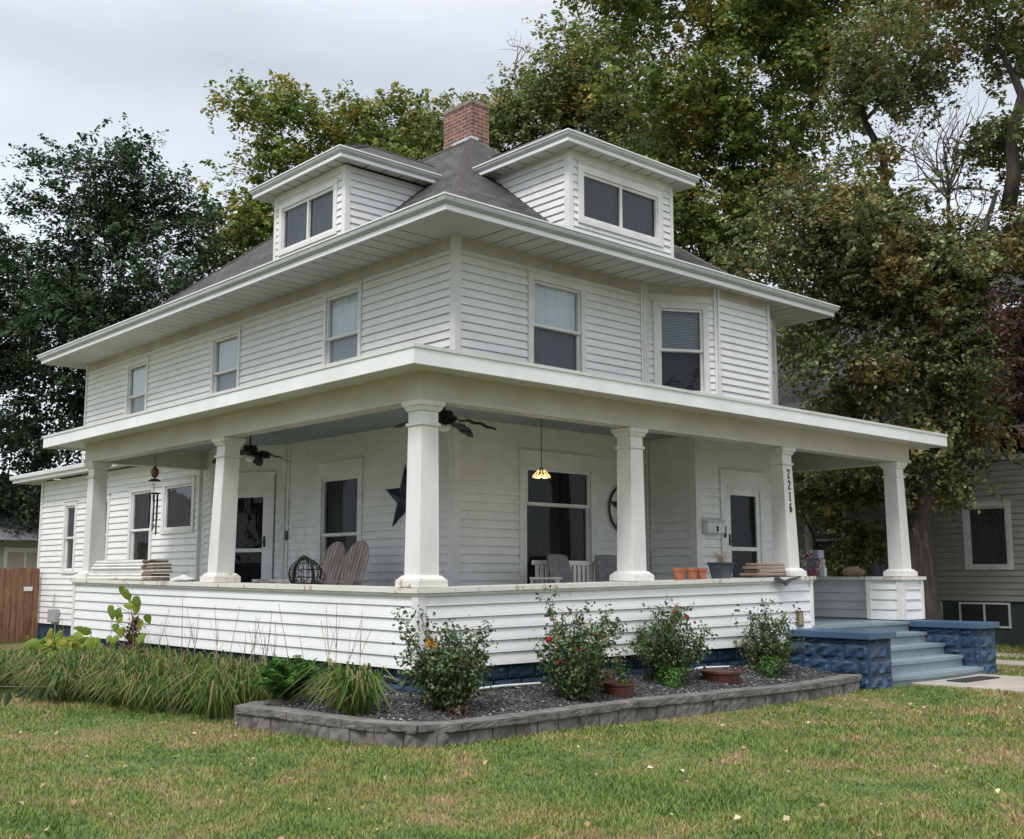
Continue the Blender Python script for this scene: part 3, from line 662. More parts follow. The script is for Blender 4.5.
f_ = MB(); pth = [(HW, PY1), (PX0, PY1), (PX0, PY0), (PX1, PY0), (PX1, HW)]
sweep(f_, pth, [(-.03, 3.60), (-.03, 3.443), (0, 3.443), (0, 3.60)])
pf = f_.build('porch_fascia', M['fascia'], house)
f_ = MB(); sweep(f_, pth, [(-.03, 3.602), (.012, 3.602), (.018, 3.637), (-.03, 3.642)]); f_.build('drip_edge', M['fascia'], pf)
r = MB(); zi = 3.86
r.quad([(PX0 + .01, PY0 + .01, 3.638), (PX1 - .01, PY0 + .01, 3.638), (PX1 - .01, HW, 3.75), (HW, HW, zi)]); r.quad([(PX0 + .01, PY1 - .01, 3.638), (PX0 + .01, PY0 + .01, 3.638), (HW, HW, zi), (HW, PY1 - .01, zi)])
r.quad([(PX1 - .01, HW, 3.75), (PX1 - .01, HW + .6, 3.70), (HW, HW + .6, zi), (HW, HW, zi)])
r.build('porch_roof', M['shingle'], house)
for (cx, cy, tx, ty) in ((.165, .165, .165, .165), (3.385, .19, 3.385, .19), (6.64, .19, 6.55, .19), (9.74, .19, 9.66, .19), (.19, 4.50, .19, 4.39), (.19, 8.72, .19, 8.72)):
    zb_ = rail_x(cx) if cy < 1 else rail_y(cy)
    if cx > 9: zb_ = 1.366
    column(house, cx, cy, tx, ty, zb_ + .001)
# house number, read downwards on the near column beside the steps
DIG = {'2': [[(-.5, .6), (-.42, .88), (-.1, 1), (.25, .93), (.45, .65), (.36, .3), (0, -.2), (-.5, -.93)], [(-.52, -.95), (.52, -.95)], [(.52, -.95), (.52, -.72)]],
       '1': [[(-.3, .7), (.02, .98), (.02, -.95)], [(-.32, -.95), (.36, -.95)]],
       '6': [[(.4, .75), (.15, .98), (-.2, .85), (-.42, .4), (-.47, -.3), (-.3, -.85), (.05, -1), (.4, -.75), (.46, -.35), (.3, .02), (-.02, .12), (-.35, -.1), (-.45, -.4)]]}
for i, chh in enumerate('2216'):
    dg = MB(); zc = 2.80 - i * .158; tt = (zc - 1.37) / 1.8; xc = 6.64 - .09 * tt + .005; yf = .19 - (.128 - .015 * (tt - .06) / .8) - .004
    for st in DIG[chh]:
        for P, Q in zip(st[:-1], st[1:]):
            P3, Q3 = (xc + P[0] * .047, yf, zc + P[1] * .060), (xc + Q[0] * .047, yf, zc + Q[1] * .060); dg.tube([P3, Q3], .0095, 6)
    dg.build('house_digit', M['black'], house)
# ---- rear one storey extension, part of the same house
x = MB(); EF = Fr(EX, EY1, 0, -1); ey = lambda y: EY1 - y
hl = [window(house, EF, ey(15.15), ey(14.45), 1.42, 2.93, .09, .5, top='greycurtain', bot='greycurtain', glass2='glass'),
      window(house, EF, ey(13.55), ey(12.78), 1.42, 2.97, .09, .5, top='greycurtain', bot='greycurtain', glass2='glass'),
      window(house, EF, ey(11.84), ey(10.80), 1.42, 3.05, .10, .5, top='darkcurtain', bot='darkcurtain', glass2='glass'),
      window(house, EF, ey(10.42), ey(9.14), 2.12, 3.08, .10, kind='fixed', top='darkcurtain')]
siding(x, EF, EY1 - EY0, .36, 3.44, .12, hl)
siding(x, Fr(EX, EY1 - .001, 1, 0), .01, .36, 3.44, .12); siding(x, Fr(EX + 6, EY1, -1, 0), 6, .36, 3.44, .12); siding(x, Fr(EX, EY0, 1, 0), .3, .66, 3.44, .12)
ext = x.build('extension_wall', M['siding'], house)
q = MB(); q.wbox(EX - .036, EX, EY1 - .08, EY1 + .02, .36, 3.44); q.build('corner_board', M['trim'], ext); q = MB(); q.wbox(EX - .028, EX, EY0 - .03, EY0 + .07, .66, 3.44); q.build('corner_board', M['trim'], ext)
q = MB(); q.tube([(EX - .05, EY0 + .16, 3.4), (EX - .05, EY0 + .16, .7)], .025, 6); q.build('downspout', M['fascia'], ext)
q = MB(); q.wbox(EX + .03, 8, 8.9, EY1 - .03, GY - .05, .37); q.build('extension_foundation', M['found'], ext)
q = MB(); soffit(q, EX - .37, EX, EY0 + .3, EY1 + .8, 'y', 3.475, .3); soffit(q, EX, EX + 6, EY1, EY1 + .8, 'x', 3.475, .3); q.build('extension_soffit', M['soffit'], ext)
q = MB(); pth = [(EX + 6, EY1 + .8), (EX - .38, EY1 + .8), (EX - .38, EY0 + .9)]; sweep(q, pth, [(0, 3.585), (0, 3.44), (.02, 3.44), (.02, 3.49), (.07, 3.52), (.08, 3.585), (.06, 3.60)]); q.build('extension_gutter', M['fascia'], ext)
q = MB(); roofquad(q, [(EX - .38, EY1 + .8, 3.60), (EX - .38, EY0 + .9, 3.60), (EX + 2.2, EY0 + .9, 4.35), (EX + 2.2, EY1 - 1.9, 4.35)], (0, -1, 0)); roofquad(q, [(EX + 6, EY1 + .8, 3.6), (EX - .38, EY1 + .8, 3.6), (EX + 2.2, EY1 - 1.9, 4.35), (EX + 6, EY1 - 1.9, 4.35)], (-1, 0, 0)); q.build('extension_roof', M['shingle'], ext)
# ------------------------------------------------------------------ ground, paths, bed
def lawn_mat(name, blades=False):
    m, t, b = newmat(name)
    n1 = noise(t, .55, 5, .62); n2 = noise(t, 2.6, 4, .6)
    a = N(t, 'ShaderNodeMath', operation='MULTIPLY_ADD'); a.inputs[1].default_value = .45; t.links.new(n2.outputs['Fac'], a.inputs[0])
    h = N(t, 'ShaderNodeMath', operation='MULTIPLY'); h.inputs[1].default_value = .62; t.links.new(n1.outputs['Fac'], h.inputs[0]); t.links.new(h.outputs[0], a.inputs[2])
    g1, g2, dry, dry2 = (.105, .175, .034), (.18, .24, .054), (.27, .25, .09), (.35, .26, .13)
    k = 1.0 if blades else .62
    r = cramp(t, a.outputs[0], [(.43, tuple(c * k for c in g1)), (.52, tuple(c * k for c in g2)), (.585, tuple(c * k for c in dry)), (.64, tuple(c * k for c in dry2))])
    src = r.outputs[0]
    if blades:
        g = N(t, 'ShaderNodeNewGeometry'); r2 = cramp(t, g.outputs['Random Per Island'], [(0, (.55, .68, .5)), (.75, (1.2, 1.2, 1.1)), (.9, (1.5, 1.35, 1.3)), (1, (2.0, 1.55, 1.7))])
        mm = N(t, 'ShaderNodeMix', data_type='RGBA', blend_type='MULTIPLY'); mm.inputs[0].default_value = 1
        t.links.new(src, mm.inputs[6]); t.links.new(r2.outputs[0], mm.inputs[7]); src = mm.outputs[2]
        tr = N(t, 'ShaderNodeBsdfTranslucent'); mx = N(t, 'ShaderNodeMixShader'); mx.inputs[0].default_value = .3
        t.links.new(src, tr.inputs[0]); t.links.new(b.outputs[0], mx.inputs[1]); t.links.new(tr.outputs[0], mx.inputs[2]); t.links.new(mx.outputs[0], t.nodes['Material Output'].inputs[0])
    t.links.new(src, b.inputs['Base Color']); b.inputs['Roughness'].default_value = .8 if not blades else .6
    if not blades: bump(t, b, noise(t, 60, 4).outputs['Fac'], .8, .03)
    return m
M['lawn'] = lawn_mat('lawn_ground'); M['grass'] = lawn_mat('grass_blades', True)
m = MB(); K = 60; xs = list(np.linspace(-14, 24, K)); ys = list(np.linspace(-14, 24, K))
xs = [-300, -60] + xs + [60, 300]; ys = [-300, -60] + ys + [60, 300]
def gz(x, y): return GY + .018 * sin(x * 1.1 + y * .7) * sin(y * .9 - x * .3) if -13 < x < 23 and -13 < y < 23 else GY
for i in range(len(xs) - 1):
    for j in range(len(ys) - 1):
        m.quad([(xs[i], ys[j], gz(xs[i], ys[j])), (xs[i + 1], ys[j], gz(xs[i + 1], ys[j])), (xs[i + 1], ys[j + 1], gz(xs[i + 1], ys[j + 1])), (xs[i], ys[j + 1], gz(xs[i], ys[j + 1]))])
tag(m.build('lawn', M['lawn'], smooth=True), kind='structure')
m = MB()
for a, b in ((-1.2, -2.5), (-2.52, -3.9), (-3.92, -5.4), (-5.42, -8), (-8.02, -11)): m.wbox(7.3, 9.3, b, a, GY - .1, GY + .03)
tag(m.build('path', M['conc'], bevel=.01), kind='structure')
m = MB()
for x0, x1 in ((11.5, 12.3), (13.2, 14.0)):
    for k in range(12): m.wbox(x0, x1, -9 + k * 2.2, -9 + k * 2.2 + 2.17, GY - .1, GY + .025)
tag(m.build('driveway', M['conc'], bevel=.01), kind='structure')
# retaining wall
WP = [(-.30, 1.22), (-1.1, 1.22), (-1.42, 1.06), (-1.30, .11), (-1.24, -.68), (-1.14, -1.13), (-.90, -1.38), (-.5, -1.47), (.62, -1.38), (1.81, -1.31), (3.04, -1.37), (4.35, -1.46), (5.3, -1.36), (6.24, -1.18)]
def resample(P, st, start=0.):
    P = [np.array(p, float) for p in P]; out_ = []; d = [0]
    for a, b in zip(P[:-1], P[1:]): d.append(d[-1] + np.linalg.norm(b - a))
    s = start
    while s < d[-1] + 1e-6:
        k = max(i for i in range(len(d)) if d[i] <= s + 1e-9); k = min(k, len(P) - 2); f = (s - d[k]) / (d[k + 1] - d[k]); out_.append(P[k] + (P[k + 1] - P[k]) * f); s += st
    return out_
wall = thing('retaining_wall', (0, -1.4, GY), 'low grey concrete block retaining wall edging the rose bed', 'garden wall')
def blockrow(name, st, start, z0, z1, out_, thick, rough):
    m = MB(); R = resample([(-1.34, 1.0)] + WP[2:] if False else WP, st, start)
    R = [np.array(WP[0])] + R[1:] if start == 0 else R
    for a, b in zip(R[:-1], R[1:]):
        L = np.linalg.norm(b - a); F = Fr(a[0], a[1], b[0] - a[0], b[1] - a[1]); dz = random.uniform(-.003, .003); o = out_ + random.uniform(-.006, .006)
        m.box(F, .004, L - .004, -thick, o, z0 + dz, z1 - .003 + dz)
        K, Q = 7, 4
        H = np.zeros((K + 1, Q + 1)); H[1:-1, 1:-1] = rough * rng.random((K - 1, Q - 1)); H[1:-1, 0] = rough * .4 * rng.random(K - 1); H[1:-1, -1] = rough * .5 * rng.random(K - 1)
        for i in range(K):
            for j in range(Q):
                m.quad([F.p(.006 + (L - .012) * p / K, o + .002 + H[p, q], z0 + dz + (z1 - .003 - z0) * q / Q) for p, q in ((i, j), (i + 1, j), (i + 1, j + 1), (i, j + 1))])
    return m.build(name, M['ret'], wall, bevel=.004)
blockrow('block_course', .29, 0, GY - .08, .068, 0, .14, .018); blockrow('cap_course', .40, .0, .068, .140, .02, .20, .007)
def inpoly(x, y, P):
    c = False; j = len(P) - 1
    for i in range(len(P)):
        if (P[i][1] > y) != (P[j][1] > y) and x < (P[j][0] - P[i][0]) * (y - P[i][1]) / (P[j][1] - P[i][1]) + P[i][0]: c = not c
        j = i
    return c
def bedz(x, y):
    t = max(0., min(1., 1 - min(abs(y - .05) if x > 0 else 9, abs(x - .05) if y > 0 else 9, math.hypot(x, y)) / 1.1)); return .078 + .14 * t + .012 * sin(x * 7.1) * sin(y * 6.3)
BED = WP + [(6.3, 0.1), (0.06, 0.1), (0.06, .9)]
m = MB(); step = .12
for i in range(70):
    for j in range(24):
        x, y = -1.5 + i * step, -1.6 + j * step
        if all(inpoly(x + dx, y + dy, BED) for dx in (0, step) for dy in (0, step)) or inpoly(x + .06, y + .06, BED):
            if not inpoly(x + .06, y + .06, BED): continue
            P = [(x + dx, y + dy) for dx, dy in ((0, 0), (step, 0), (step, step), (0, step))]
            m.quad([(a, b, bedz(a, b)) for a, b in P])
bb = m.build('flower_bed', M['mulch'], smooth=True); tag(bb, kind='structure')
def scatter_chips(n, fn, size, name, mat, label, cat, zf):
    V = []; Fc = []
    for _ in range(n):
        x, y = fn(); s = size * random.uniform(.5, 1.4); z = zf(x, y) + s * .25; b = len(V); r = rng.random((6, 3)) * .5 + .5
        for k, (a, c, d) in enumerate(((1, 0, 0), (-1, 0, 0), (0, 1, 0), (0, -1, 0), (0, 0, .7), (0, 0, -.7))):
            t_ = random.random() * .9; V.append((x + s * (a * r[k, 0] + .3 * (r[k, 1] - .7)), y + s * (c * r[k, 1] + .3 * (r[k, 0] - .7)), z + s * d * r[k, 2]))
        for q in ((0, 2, 4), (2, 1, 4), (1, 3, 4), (3, 0, 4), (2, 0, 5), (1, 2, 5), (3, 1, 5), (0, 3, 5)): Fc.append(tuple(b + i for i in q))
    me = bpy.data.meshes.new(name); me.from_pydata(V, [], Fc); me.materials.append(mat); o = bpy.data.objects.new(name, me); scene.collection.objects.link(o)
    return tag(o, label, cat, kind='stuff')
def bedpt():
    while True:
        x, y = random.uniform(-1.35, 6.2), random.uniform(-1.4, .95)
        if inpoly(x, y, BED): return x, y
mm_, t_, b_ = newmat('stone_chips'); g_ = N(t_, 'ShaderNodeNewGeometry'); r_ = cramp(t_, g_.outputs['Random Per Island'], [(0, (.012, .012, .014)), (.6, (.05, .05, .055)), (.93, (.14, .135, .13)), (1, (.36, .34, .3))]); t_.links.new(r_.outputs[0], b_.inputs['Base Color']); b_.inputs['Roughness'].default_value = .8
scatter_chips(11000, bedpt, .021, 'mulch_stones', mm_, 'dark grey rock chips covering the rose bed', 'mulch', bedz)
m = MB(); m.tube([(.75, -.07, .235), (1.1, -.06, .24), (1.6, -.08, .235)], .014, 6); m.tube([(4.1, -.07, .235), (4.4, -.06, .25), (4.9, -.08, .235)], .014, 6)
ed = thing('landscape_edging', (1, -.1, .1), 'strips of white plastic edging lying against the dark blue porch foundation', 'edging')
m.build('edging_strip', M['fascia'], ed)
# ------------------------------------------------------------------ steps and cheek walls
st = thing('porch_steps', (8.1, -.6, GY), 'grey-blue painted concrete steps with bowed lower treads between two dark blue block cheek walls', 'steps')
def tread(zt, zb, yf, bow):
    m = MB(); K = 16; x0, x1 = 6.88, 9.44
    for i in range(K):
        a, b = x0 + (x1 - x0) * i / K, x0 + (x1 - x0) * (i + 1) / K; fa, fb = [yf - bow * sin(pi * min(1, max(0, (q - x0) / (x1 - x0)))) for q in (a, b)]
        n_ = .028
        m.hexa([(a, fa + n_, zb), (b, fb + n_, zb), (b, .02, zb), (a, .02, zb), (a, fa + n_, zt - .045), (b, fb + n_, zt - .045), (b, .02, zt - .045), (a, .02, zt - .045)])
        m.hexa([(a, fa, zt - .045), (b, fb, zt - .045), (b, .02, zt - .045), (a, .02, zt - .045), (a, fa, zt), (b, fb, zt), (b, .02, zt), (a, .02, zt)])
    return m.build('tread', M['step'], st)
Zs = [(.685, -.10, 0), (.532, -.37, .01), (.375, -.65, .03), (.215, -.93, .06), (.055, -1.22, .10)]
for i, (zt, yf, bow) in enumerate(Zs): tread(zt, (Zs[i + 1][0] + .001) if i < 4 else GY - .1, yf, bow)
def cheek(x0, x1, y1, zt, ychk=0.0):
    c = MB(); c.wbox(x0 + .04, x1 - .04, y1 + .04, ychk, GY - .1, zt - .09)
    F1 = Fr(x0 + .04, ychk, 0, -1); F2 = Fr(x0 + .04, y1 + .04, 1, 0); F3 = Fr(x1 - .04, y1 + .04, 0, 1)
    rockblocks(c, F1, 0, ychk - y1 - .04, GY - .05, zt - .09, .42, .205, .028, .003); rockblocks(c, F2, 0, x1 - x0 - .08, GY - .05, zt - .09, .42, .205, .028, .003); rockblocks(c, F3, 0, ychk - y1 - .04, GY - .05, zt - .09, .42, .205, .028, .003)
    o = c.build('cheek_wall', M['block'], st)
    c = MB(); c.wbox(x0 - .02, x1 + .02, y1 - .02, ychk - .01, zt - .09, zt); c.build('cheek_cap', M['bluecap'], o, bevel=.01)
cheek(6.26, 6.88, -1.27, .655, -.02); cheek(9.44, 10.02, -1.20, .69, -.02)
m = MB(); m.wbox(7.8, 8.8, -1.75, -1.48, GY + .031, GY + .045); tag(m.build('door_mat', mat_var('rubber_mat', (.012, .014, .016), (.03, .033, .035), 20, .8)), 'flat black rubber mat on the walk at the foot of the steps', 'mat')
# ------------------------------------------------------------------ neighbour's house on the right
nb = thing('neighbor_house', (16.5, 4, GY), 'pale grey clapboard house half hidden by trees at the right', 'house')
NX = 16.5; NF = Fr(NX, 11, 0, -1); ny = lambda y: 11 - y
s = MB()
hl = [window(nb, NF, ny(1.70), ny(.62), 3.78, 5.18, .10, .5, top='darkcurtain', bot='darkcurtain', frame='ntrim'),
      window(nb, NF, ny(2.42), ny(1.38), 1.50, 2.92, .10, .5, kind='fixed', top='darkcurtain', frame='ntrim'),
      window(nb, NF, ny(6.35), ny(5.22), 1.0, 3.08, .12, .6, top='darkcurtain', bot='darkcurtain', frame='ntrim')]
siding(s, NF, 14, .85, 5.45, .13, hl); siding(s, Fr(NX, 3.45, 0, -1), 6.5, 5.45, 7.0, .13)
siding(s, Fr(NX, -3, 1, 0), 8, .85, 7, .13)
nw = s.build('wall', M['nsiding'], nb)
fm = MB(); fm.wbox(NX + .02, NX + 8, -2.98, 11, GY - .1, .86); nf_ = fm.build('foundation', M['nfound'], nb)
for (ya, yb) in ((2.62, 1.52), (3.7, 3.0)):
    q = MB(); q.box(NF, ny(ya), ny(yb), -.02, .012, .30, .34); q.box(NF, ny(ya), ny(yb), -.02, .012, .78, .82); q.box(NF, ny(ya), ny(ya) + .04, -.02, .0115, .34, .78); q.box(NF, ny(yb) - .04, ny(yb), -.02, .0115, .34, .78); q.box(NF, (ny(ya) + ny(yb)) / 2 - .02, (ny(ya) + ny(yb)) / 2 + .02, -.02, .011, .34, .78)
    wq = q.build('basement_window', M['ntrim'], nb); q = MB(); q.box(NF, ny(ya) + .02, ny(yb) - .02, -.019, -.005, .33, .79); q.build('pane', M['dark'], wq)
q = MB(); roofquad(q, [(NX - .4, 11.4, 5.5), (NX - .4, 3.5, 5.5), (NX + 4, 3.5, 8.6), (NX + 4, 11.4, 8.6)], (0, -1, 0)); roofquad(q, [(NX - .4, 3.45, 7.0), (NX - .4, -3.4, 7.0), (NX + 4, -3.4, 10), (NX + 4, 3.45, 10)], (0, -1, 0));  q.build('roof', mat_var('grey_roof', (.10, .10, .11), (.17, .17, .18), 5, .9), nb)
q = MB(); q.box(NF, ny(11.4), ny(3.5), .0, .42, 5.36, 5.5); q.build('eave', M['ntrim'], nb)
q = MB(); q.box(NF, ny(7.6), ny(4.9), .0, 1.3, 3.35, 3.5); q.build('entry_roof', M['ntrim'], nb)
q = MB(); q.box(NF, ny(6.75), ny(6.62), .0, .1, .86, 3.3); q.build('entry_post', M['ntrim'], nb)
# house beyond the fence
lb = thing('beige_house', (2, 24, GY), 'beige single storey house with a grey roof beyond the wooden fence', 'house')
q = MB(); q.wbox(-8, 9, 22, 30, GY, 2.35); q.build('wall', M['beige'], lb)
q = MB(); roofquad(q, [(-8.5, 21.5, 2.3), (9.5, 21.5, 2.3), (6, 26, 4.3), (-5, 26, 4.3)], (1, 0, 0)); roofquad(q, [(9.5, 21.5, 2.3), (9.5, 30.5, 2.3), (6, 26, 4.3)], (0, 1, 0)); roofquad(q, [(-8.5, 30.5, 2.3), (-8.5, 21.5, 2.3), (-5, 26, 4.3)], (0, 1, 0)); q.build('roof', mat_var('grey_roof_b', (.14, .14, .145), (.2, .2, .21), 5, .9), lb)
LBF = Fr(-8, 22, 1, 0); window(lb, LBF, 11.1, 12.2, .95, 2.1, .07, .5, kind='slider', top='greycurtain', bot='greycurtain'); window(lb, LBF, 4.1, 5.4, .95, 2.1, .07, .5, kind='slider', top='greycurtain', bot='greycurtain')
# wooden fence
fe = thing('wooden_fence', (-1, 16.3, GY), 'reddish brown vertical board privacy fence at the left beside the house', 'fence')
x = 2.02; q = MB()
while x > -7:
    wd = .138; tz = 1.53 + random.uniform(-.012, .012); q.wbox(x - wd, x - .006, 16.3 + random.uniform(0, .006), 16.32 + random.uniform(0, .004), GY + .03, tz); x -= wd
q.build('board', M['cedar'], fe)
q = MB(); q.wbox(-7, 2.0, 16.33, 16.37, .3, .39); q.wbox(-7, 2.0, 16.33, 16.37, 1.2, 1.29); q.build('fence_rail', M['cedar'], fe)
q = MB(); q.wbox(1.72, 1.90, 16.285, 16.297, 1.05, 1.14); q.build('tag_plate', M['fascia'], fe)
q = MB(); q.wbox(1.94, 2.03, 16.26, 16.30, .0, 1.52); q.build('post', M['cedar'], fe)
# electric box
el = thing('utility_box', (2.05, 15.35, .5), 'small grey utility box fixed low on the extension wall', 'utility box')
q = MB(); q.wbox(1.98, 2.08, 15.1, 15.55, .40, .68); q.build('box_body', M['grey'], el, bevel=.02)
q = MB(); q.tube([(2.03, 15.35, .68), (2.04, 15.4, .9), (2.07, 15.45, 1.0)], .012, 6); q.tube([(2.03, 15.2, .40), (2.03, 15.2, .1)], .012, 6); q.build('conduit', M['grey'], el)
# ------------------------------------------------------------------ things on the porch
def curve_pts(f, n): return [f(i / (n - 1)) for i in range(n)]
# ceiling fans
def fan():
    o = thing('ceiling_fan', (0, 0, 0), 'x', 'ceiling fan', 'ceiling fans under the porch ceiling')
    q = MB(); q.lathe((0, 0, 0), [(.0, .30), (.05, .30), (.05, .26), (.012, .25), (.012, .10), (.09, .09), (.11, .04), (.10, -.02), (.05, -.05), (.0, -.05)], 16); q.build('motor', M['black'], o, smooth=True)
    for k in range(5):
        a = 2 * pi * k / 5 + .35; q = MB(); n = 7; c, s_ = cos(a), sin(a)
        for i in range(n):
            t0, t1 = i / n, (i + 1) / n; P = []
            for t, sg in ((t0, -1), (t1, -1), (t1, 1), (t0, 1)):
                r = .10 + .50 * t; wd = (.03 + .085 * sin(pi * min(1, t * .85 + .12))) * sg; zz = .0 - .13 * t * t - (.012 if (i % 2) else 0) * abs(sg) + .2 * wd
                P.append((r * c - wd * s_, r * s_ + wd * c, zz))
            q.quad(P); q.quad([(x, y, z - .012) for x, y, z in P][::-1])
        q.build('blade', M['black'], o)
    q = MB(); q.lathe((0, 0, -.12), [(.0, .07), (.05, .07), (.07, .03), (.055, -.01), (0, -.03)], 12); q.tube([(.05, 0, -.1), (.055, 0, -.26)], .003, 4); q.build('light_globe', M['curtain'], o, smooth=True)
    return o
fn = fan(); fn.location = (.99, .85, 3.14); fn['label'] = 'black ceiling fan with leaf-shaped blades beside the corner column'
copy_tree(fn, (1.06, 5.4, 3.14), .5, 'black ceiling fan farther back, over the side door')
# hanging lamp, lit
la = thing('hanging_lamp', (2.84, 1.2, 2.62), 'small lit flower-shaped lamp hanging on a cord before the front window', 'lamp')
q = MB(); q.tube([(2.84, 1.2, 3.455), (2.84, 1.2, 2.72)], .006, 5); q.lathe((2.84, 1.2, 2.68), [(0, .05), (.02, .05), (.03, 0), (0, -.01)], 10); q.build('cord', M['black'], la)
me_ = bpy.data.materials.new('lit_glass'); me_.use_nodes = True; b_ = me_.node_tree.nodes['Principled BSDF']; b_.inputs['Base Color'].default_value = (.8, .6, .3, 1); b_.inputs['Emission Color'].default_value = (1, .72, .30, 1); b_.inputs['Emission Strength'].default_value = .8
for k in range(5):
    a = 2 * pi * k / 5 + .2; c = (2.84 + .085 * cos(a), 1.2 + .085 * sin(a), 2.65)
    q = MB(); q.tube([(2.84, 1.2, 2.68), ((2.84 + c[0]) / 2, (1.2 + c[1]) / 2, 2.70), c], .006, 5); q.lathe(c, [(.008, .0), (.024, -.012), (.031, -.032), (.038, -.045), (.028, -.05), (.0, -.04)], 10); q.build('lamp_shade', me_, la, smooth=True)
pl = bpy.data.lights.new('lamp_bulb', 'POINT'); pl.energy = 2.5; pl.color = (1, .7, .38); pl.shadow_soft_size = .05; po_ = bpy.data.objects.new('lamp_bulb', pl); scene.collection.objects.link(po_); po_.parent = la; po_.location = (0, 0, -.04)
# wall star (thick, five-pointed, ridged)
def star3(mb, F, cu, cz, R, r, dep):
    P = [(cu + (R if k % 2 == 0 else r) * sin(pi * k / 5), cz + (R if k % 2 == 0 else r) * cos(pi * k / 5)) for k in range(10)]
    for k in range(10):
        a, b = P[k], P[(k + 1) % 10]; mb.quad([F.p(a[0], .01, a[1]), F.p(b[0], .01, b[1]), F.p(cu, dep, cz)]); mb.quad([F.p(a[0], .0, a[1]), F.p(b[0], .0, b[1]), F.p(b[0], .01, b[1]), F.p(a[0], .01, a[1])])
sw = MB(); star3(sw, Fr(HW - .025, 3.44, 0, -1), 0, 2.435, .47, .185, .09)
tag(sw.build('wall_star', M['navy']), 'large navy metal star hung on the porch wall, half behind the corner column', 'star')
wo = thing('wheel_ornament', (5.68, HW - .03, 2.37), 'black ring with a star inside hung on the wall behind a column', 'wall ornament')
q = MB(); WFm = Fr(5.68, HW - .03, 1, 0); q.tube([WFm.p(.36 * cos(a), .02, 2.37 + .36 * sin(a)) for a in np.linspace(0, 2 * pi, 33)], .018, 6, False); q.build('ring', M['black'], wo)
q = MB(); star3(q, WFm, 0, 2.37, .35, .13, .05); q.build('star', M['black'], wo)
# mailbox, door bell, plaque, switch
mb_ = thing('mailbox', (6.6, 1.48, 2.1), 'old off-white metal mailbox on the wall beside the front door', 'mailbox')
q = MB(); q.wbox(6.38, 6.80, 1.36, 1.478, 2.00, 2.17); q.build('box', M['trim'], mb_, bevel=.02); q = MB(); q.hexa([(6.37, 1.34, 2.165), (6.81, 1.34, 2.165), (6.81, 1.478, 2.175), (6.37, 1.478, 2.175), (6.37, 1.35, 2.185), (6.81, 1.35, 2.185), (6.81, 1.478, 2.24), (6.37, 1.478, 2.24)]); q.build('lid', M['trim'], mb_, bevel=.006)
q = MB(); q.lathe((6.60, 1.354, 2.09), [(0, -.02), (.02, -.01), (.02, .01), (0, .02)], 8); q.wbox(6.585, 6.615, 1.345, 1.358, 2.03, 2.07); q.build('emblem', M['black'], mb_)
q = MB(); q.wbox(6.885, 6.93, 1.44, 1.461, 1.95, 2.12); tag(q.build('doorbell', M['black'], bevel=.006), 'slim black video doorbell on the casing beside the front door', 'doorbell')
q = MB(); q.wbox(6.50, 6.64, -.05, -.027, .68, .90); pq = thing('wall_plaque', (6.57, -.04, .79), 'small brown framed plaque low on the porch corner above the cheek wall', 'plaque'); q.build('frame', mat_var('plaque_frame', (.10, .08, .04), (.16, .12, .07), 10, .6), pq, bevel=.004)
q = MB(); q.wbox(6.53, 6.61, -.056, -.0505, .71, .87); q.build('panel', mat_var('plaque_panel', (.28, .25, .14), (.36, .32, .20), 20, .6), pq)
q = MB(); q.wbox(2.355, 2.375, 6.50, 6.58, 1.93, 2.08); tag(q.build('wall_switch', M['black'], bevel=.004), 'small dark switch box on the porch wall beside the side door', 'switch')
# wind chime
wc = thing('wind_chime', (.5, 7.3, 3.0), 'brown-beaded wind chime with long metal tubes hanging near the porch\'s left end', 'wind chime')
q = MB(); q.tube([(.5, 7.3, 3.46), (.5, 7.3, 3.02)], .004, 4); q.build('cord', M['black'], wc)
q = MB(); q.lathe((.5, 7.3, 2.94), [(0, .10), (.02, .09), (.028, .07), (.055, .04), (.062, .0), (.045, -.06), (.015, -.09), (0, -.09)], 12); q.build('bead', mat_var('copper_brown', (.16, .05, .03), (.26, .09, .05), 9, .35), wc, smooth=True)
q = MB(); q.lathe((.5, 7.3, 2.82), [(0, .025), (.05, .02), (.095, -.01), (.09, -.02), (0, -.02)], 14); q.build('disc', M['black'], wc); q = MB(); q.lathe((.5, 7.3, 2.62), [(0, .01), (.085, .01), (.085, -.012), (0, -.012)], 14); q.build('disc', M['black'], wc)
for k in range(6):
    a = 2 * pi * k / 6; L = .32 + .05 * k; q = MB(); q.tube([(.5 + .062 * cos(a), 7.3 + .062 * sin(a), 2.60), (.5 + .062 * cos(a), 7.3 + .062 * sin(a), 2.56 - L)], .013, 8); q.build('chime_tube', M['black'] if k % 2 else M['silver'], wc, smooth=True)
q = MB(); q.tube([(.5, 7.3, 2.6), (.5, 7.3, 2.1)], .003, 4); q.lathe((.5, 7.3, 2.12), [(0, .05), (.035, .03), (.02, -.03), (0, -.05)], 8); q.build('striker', M['fascia'], wc)
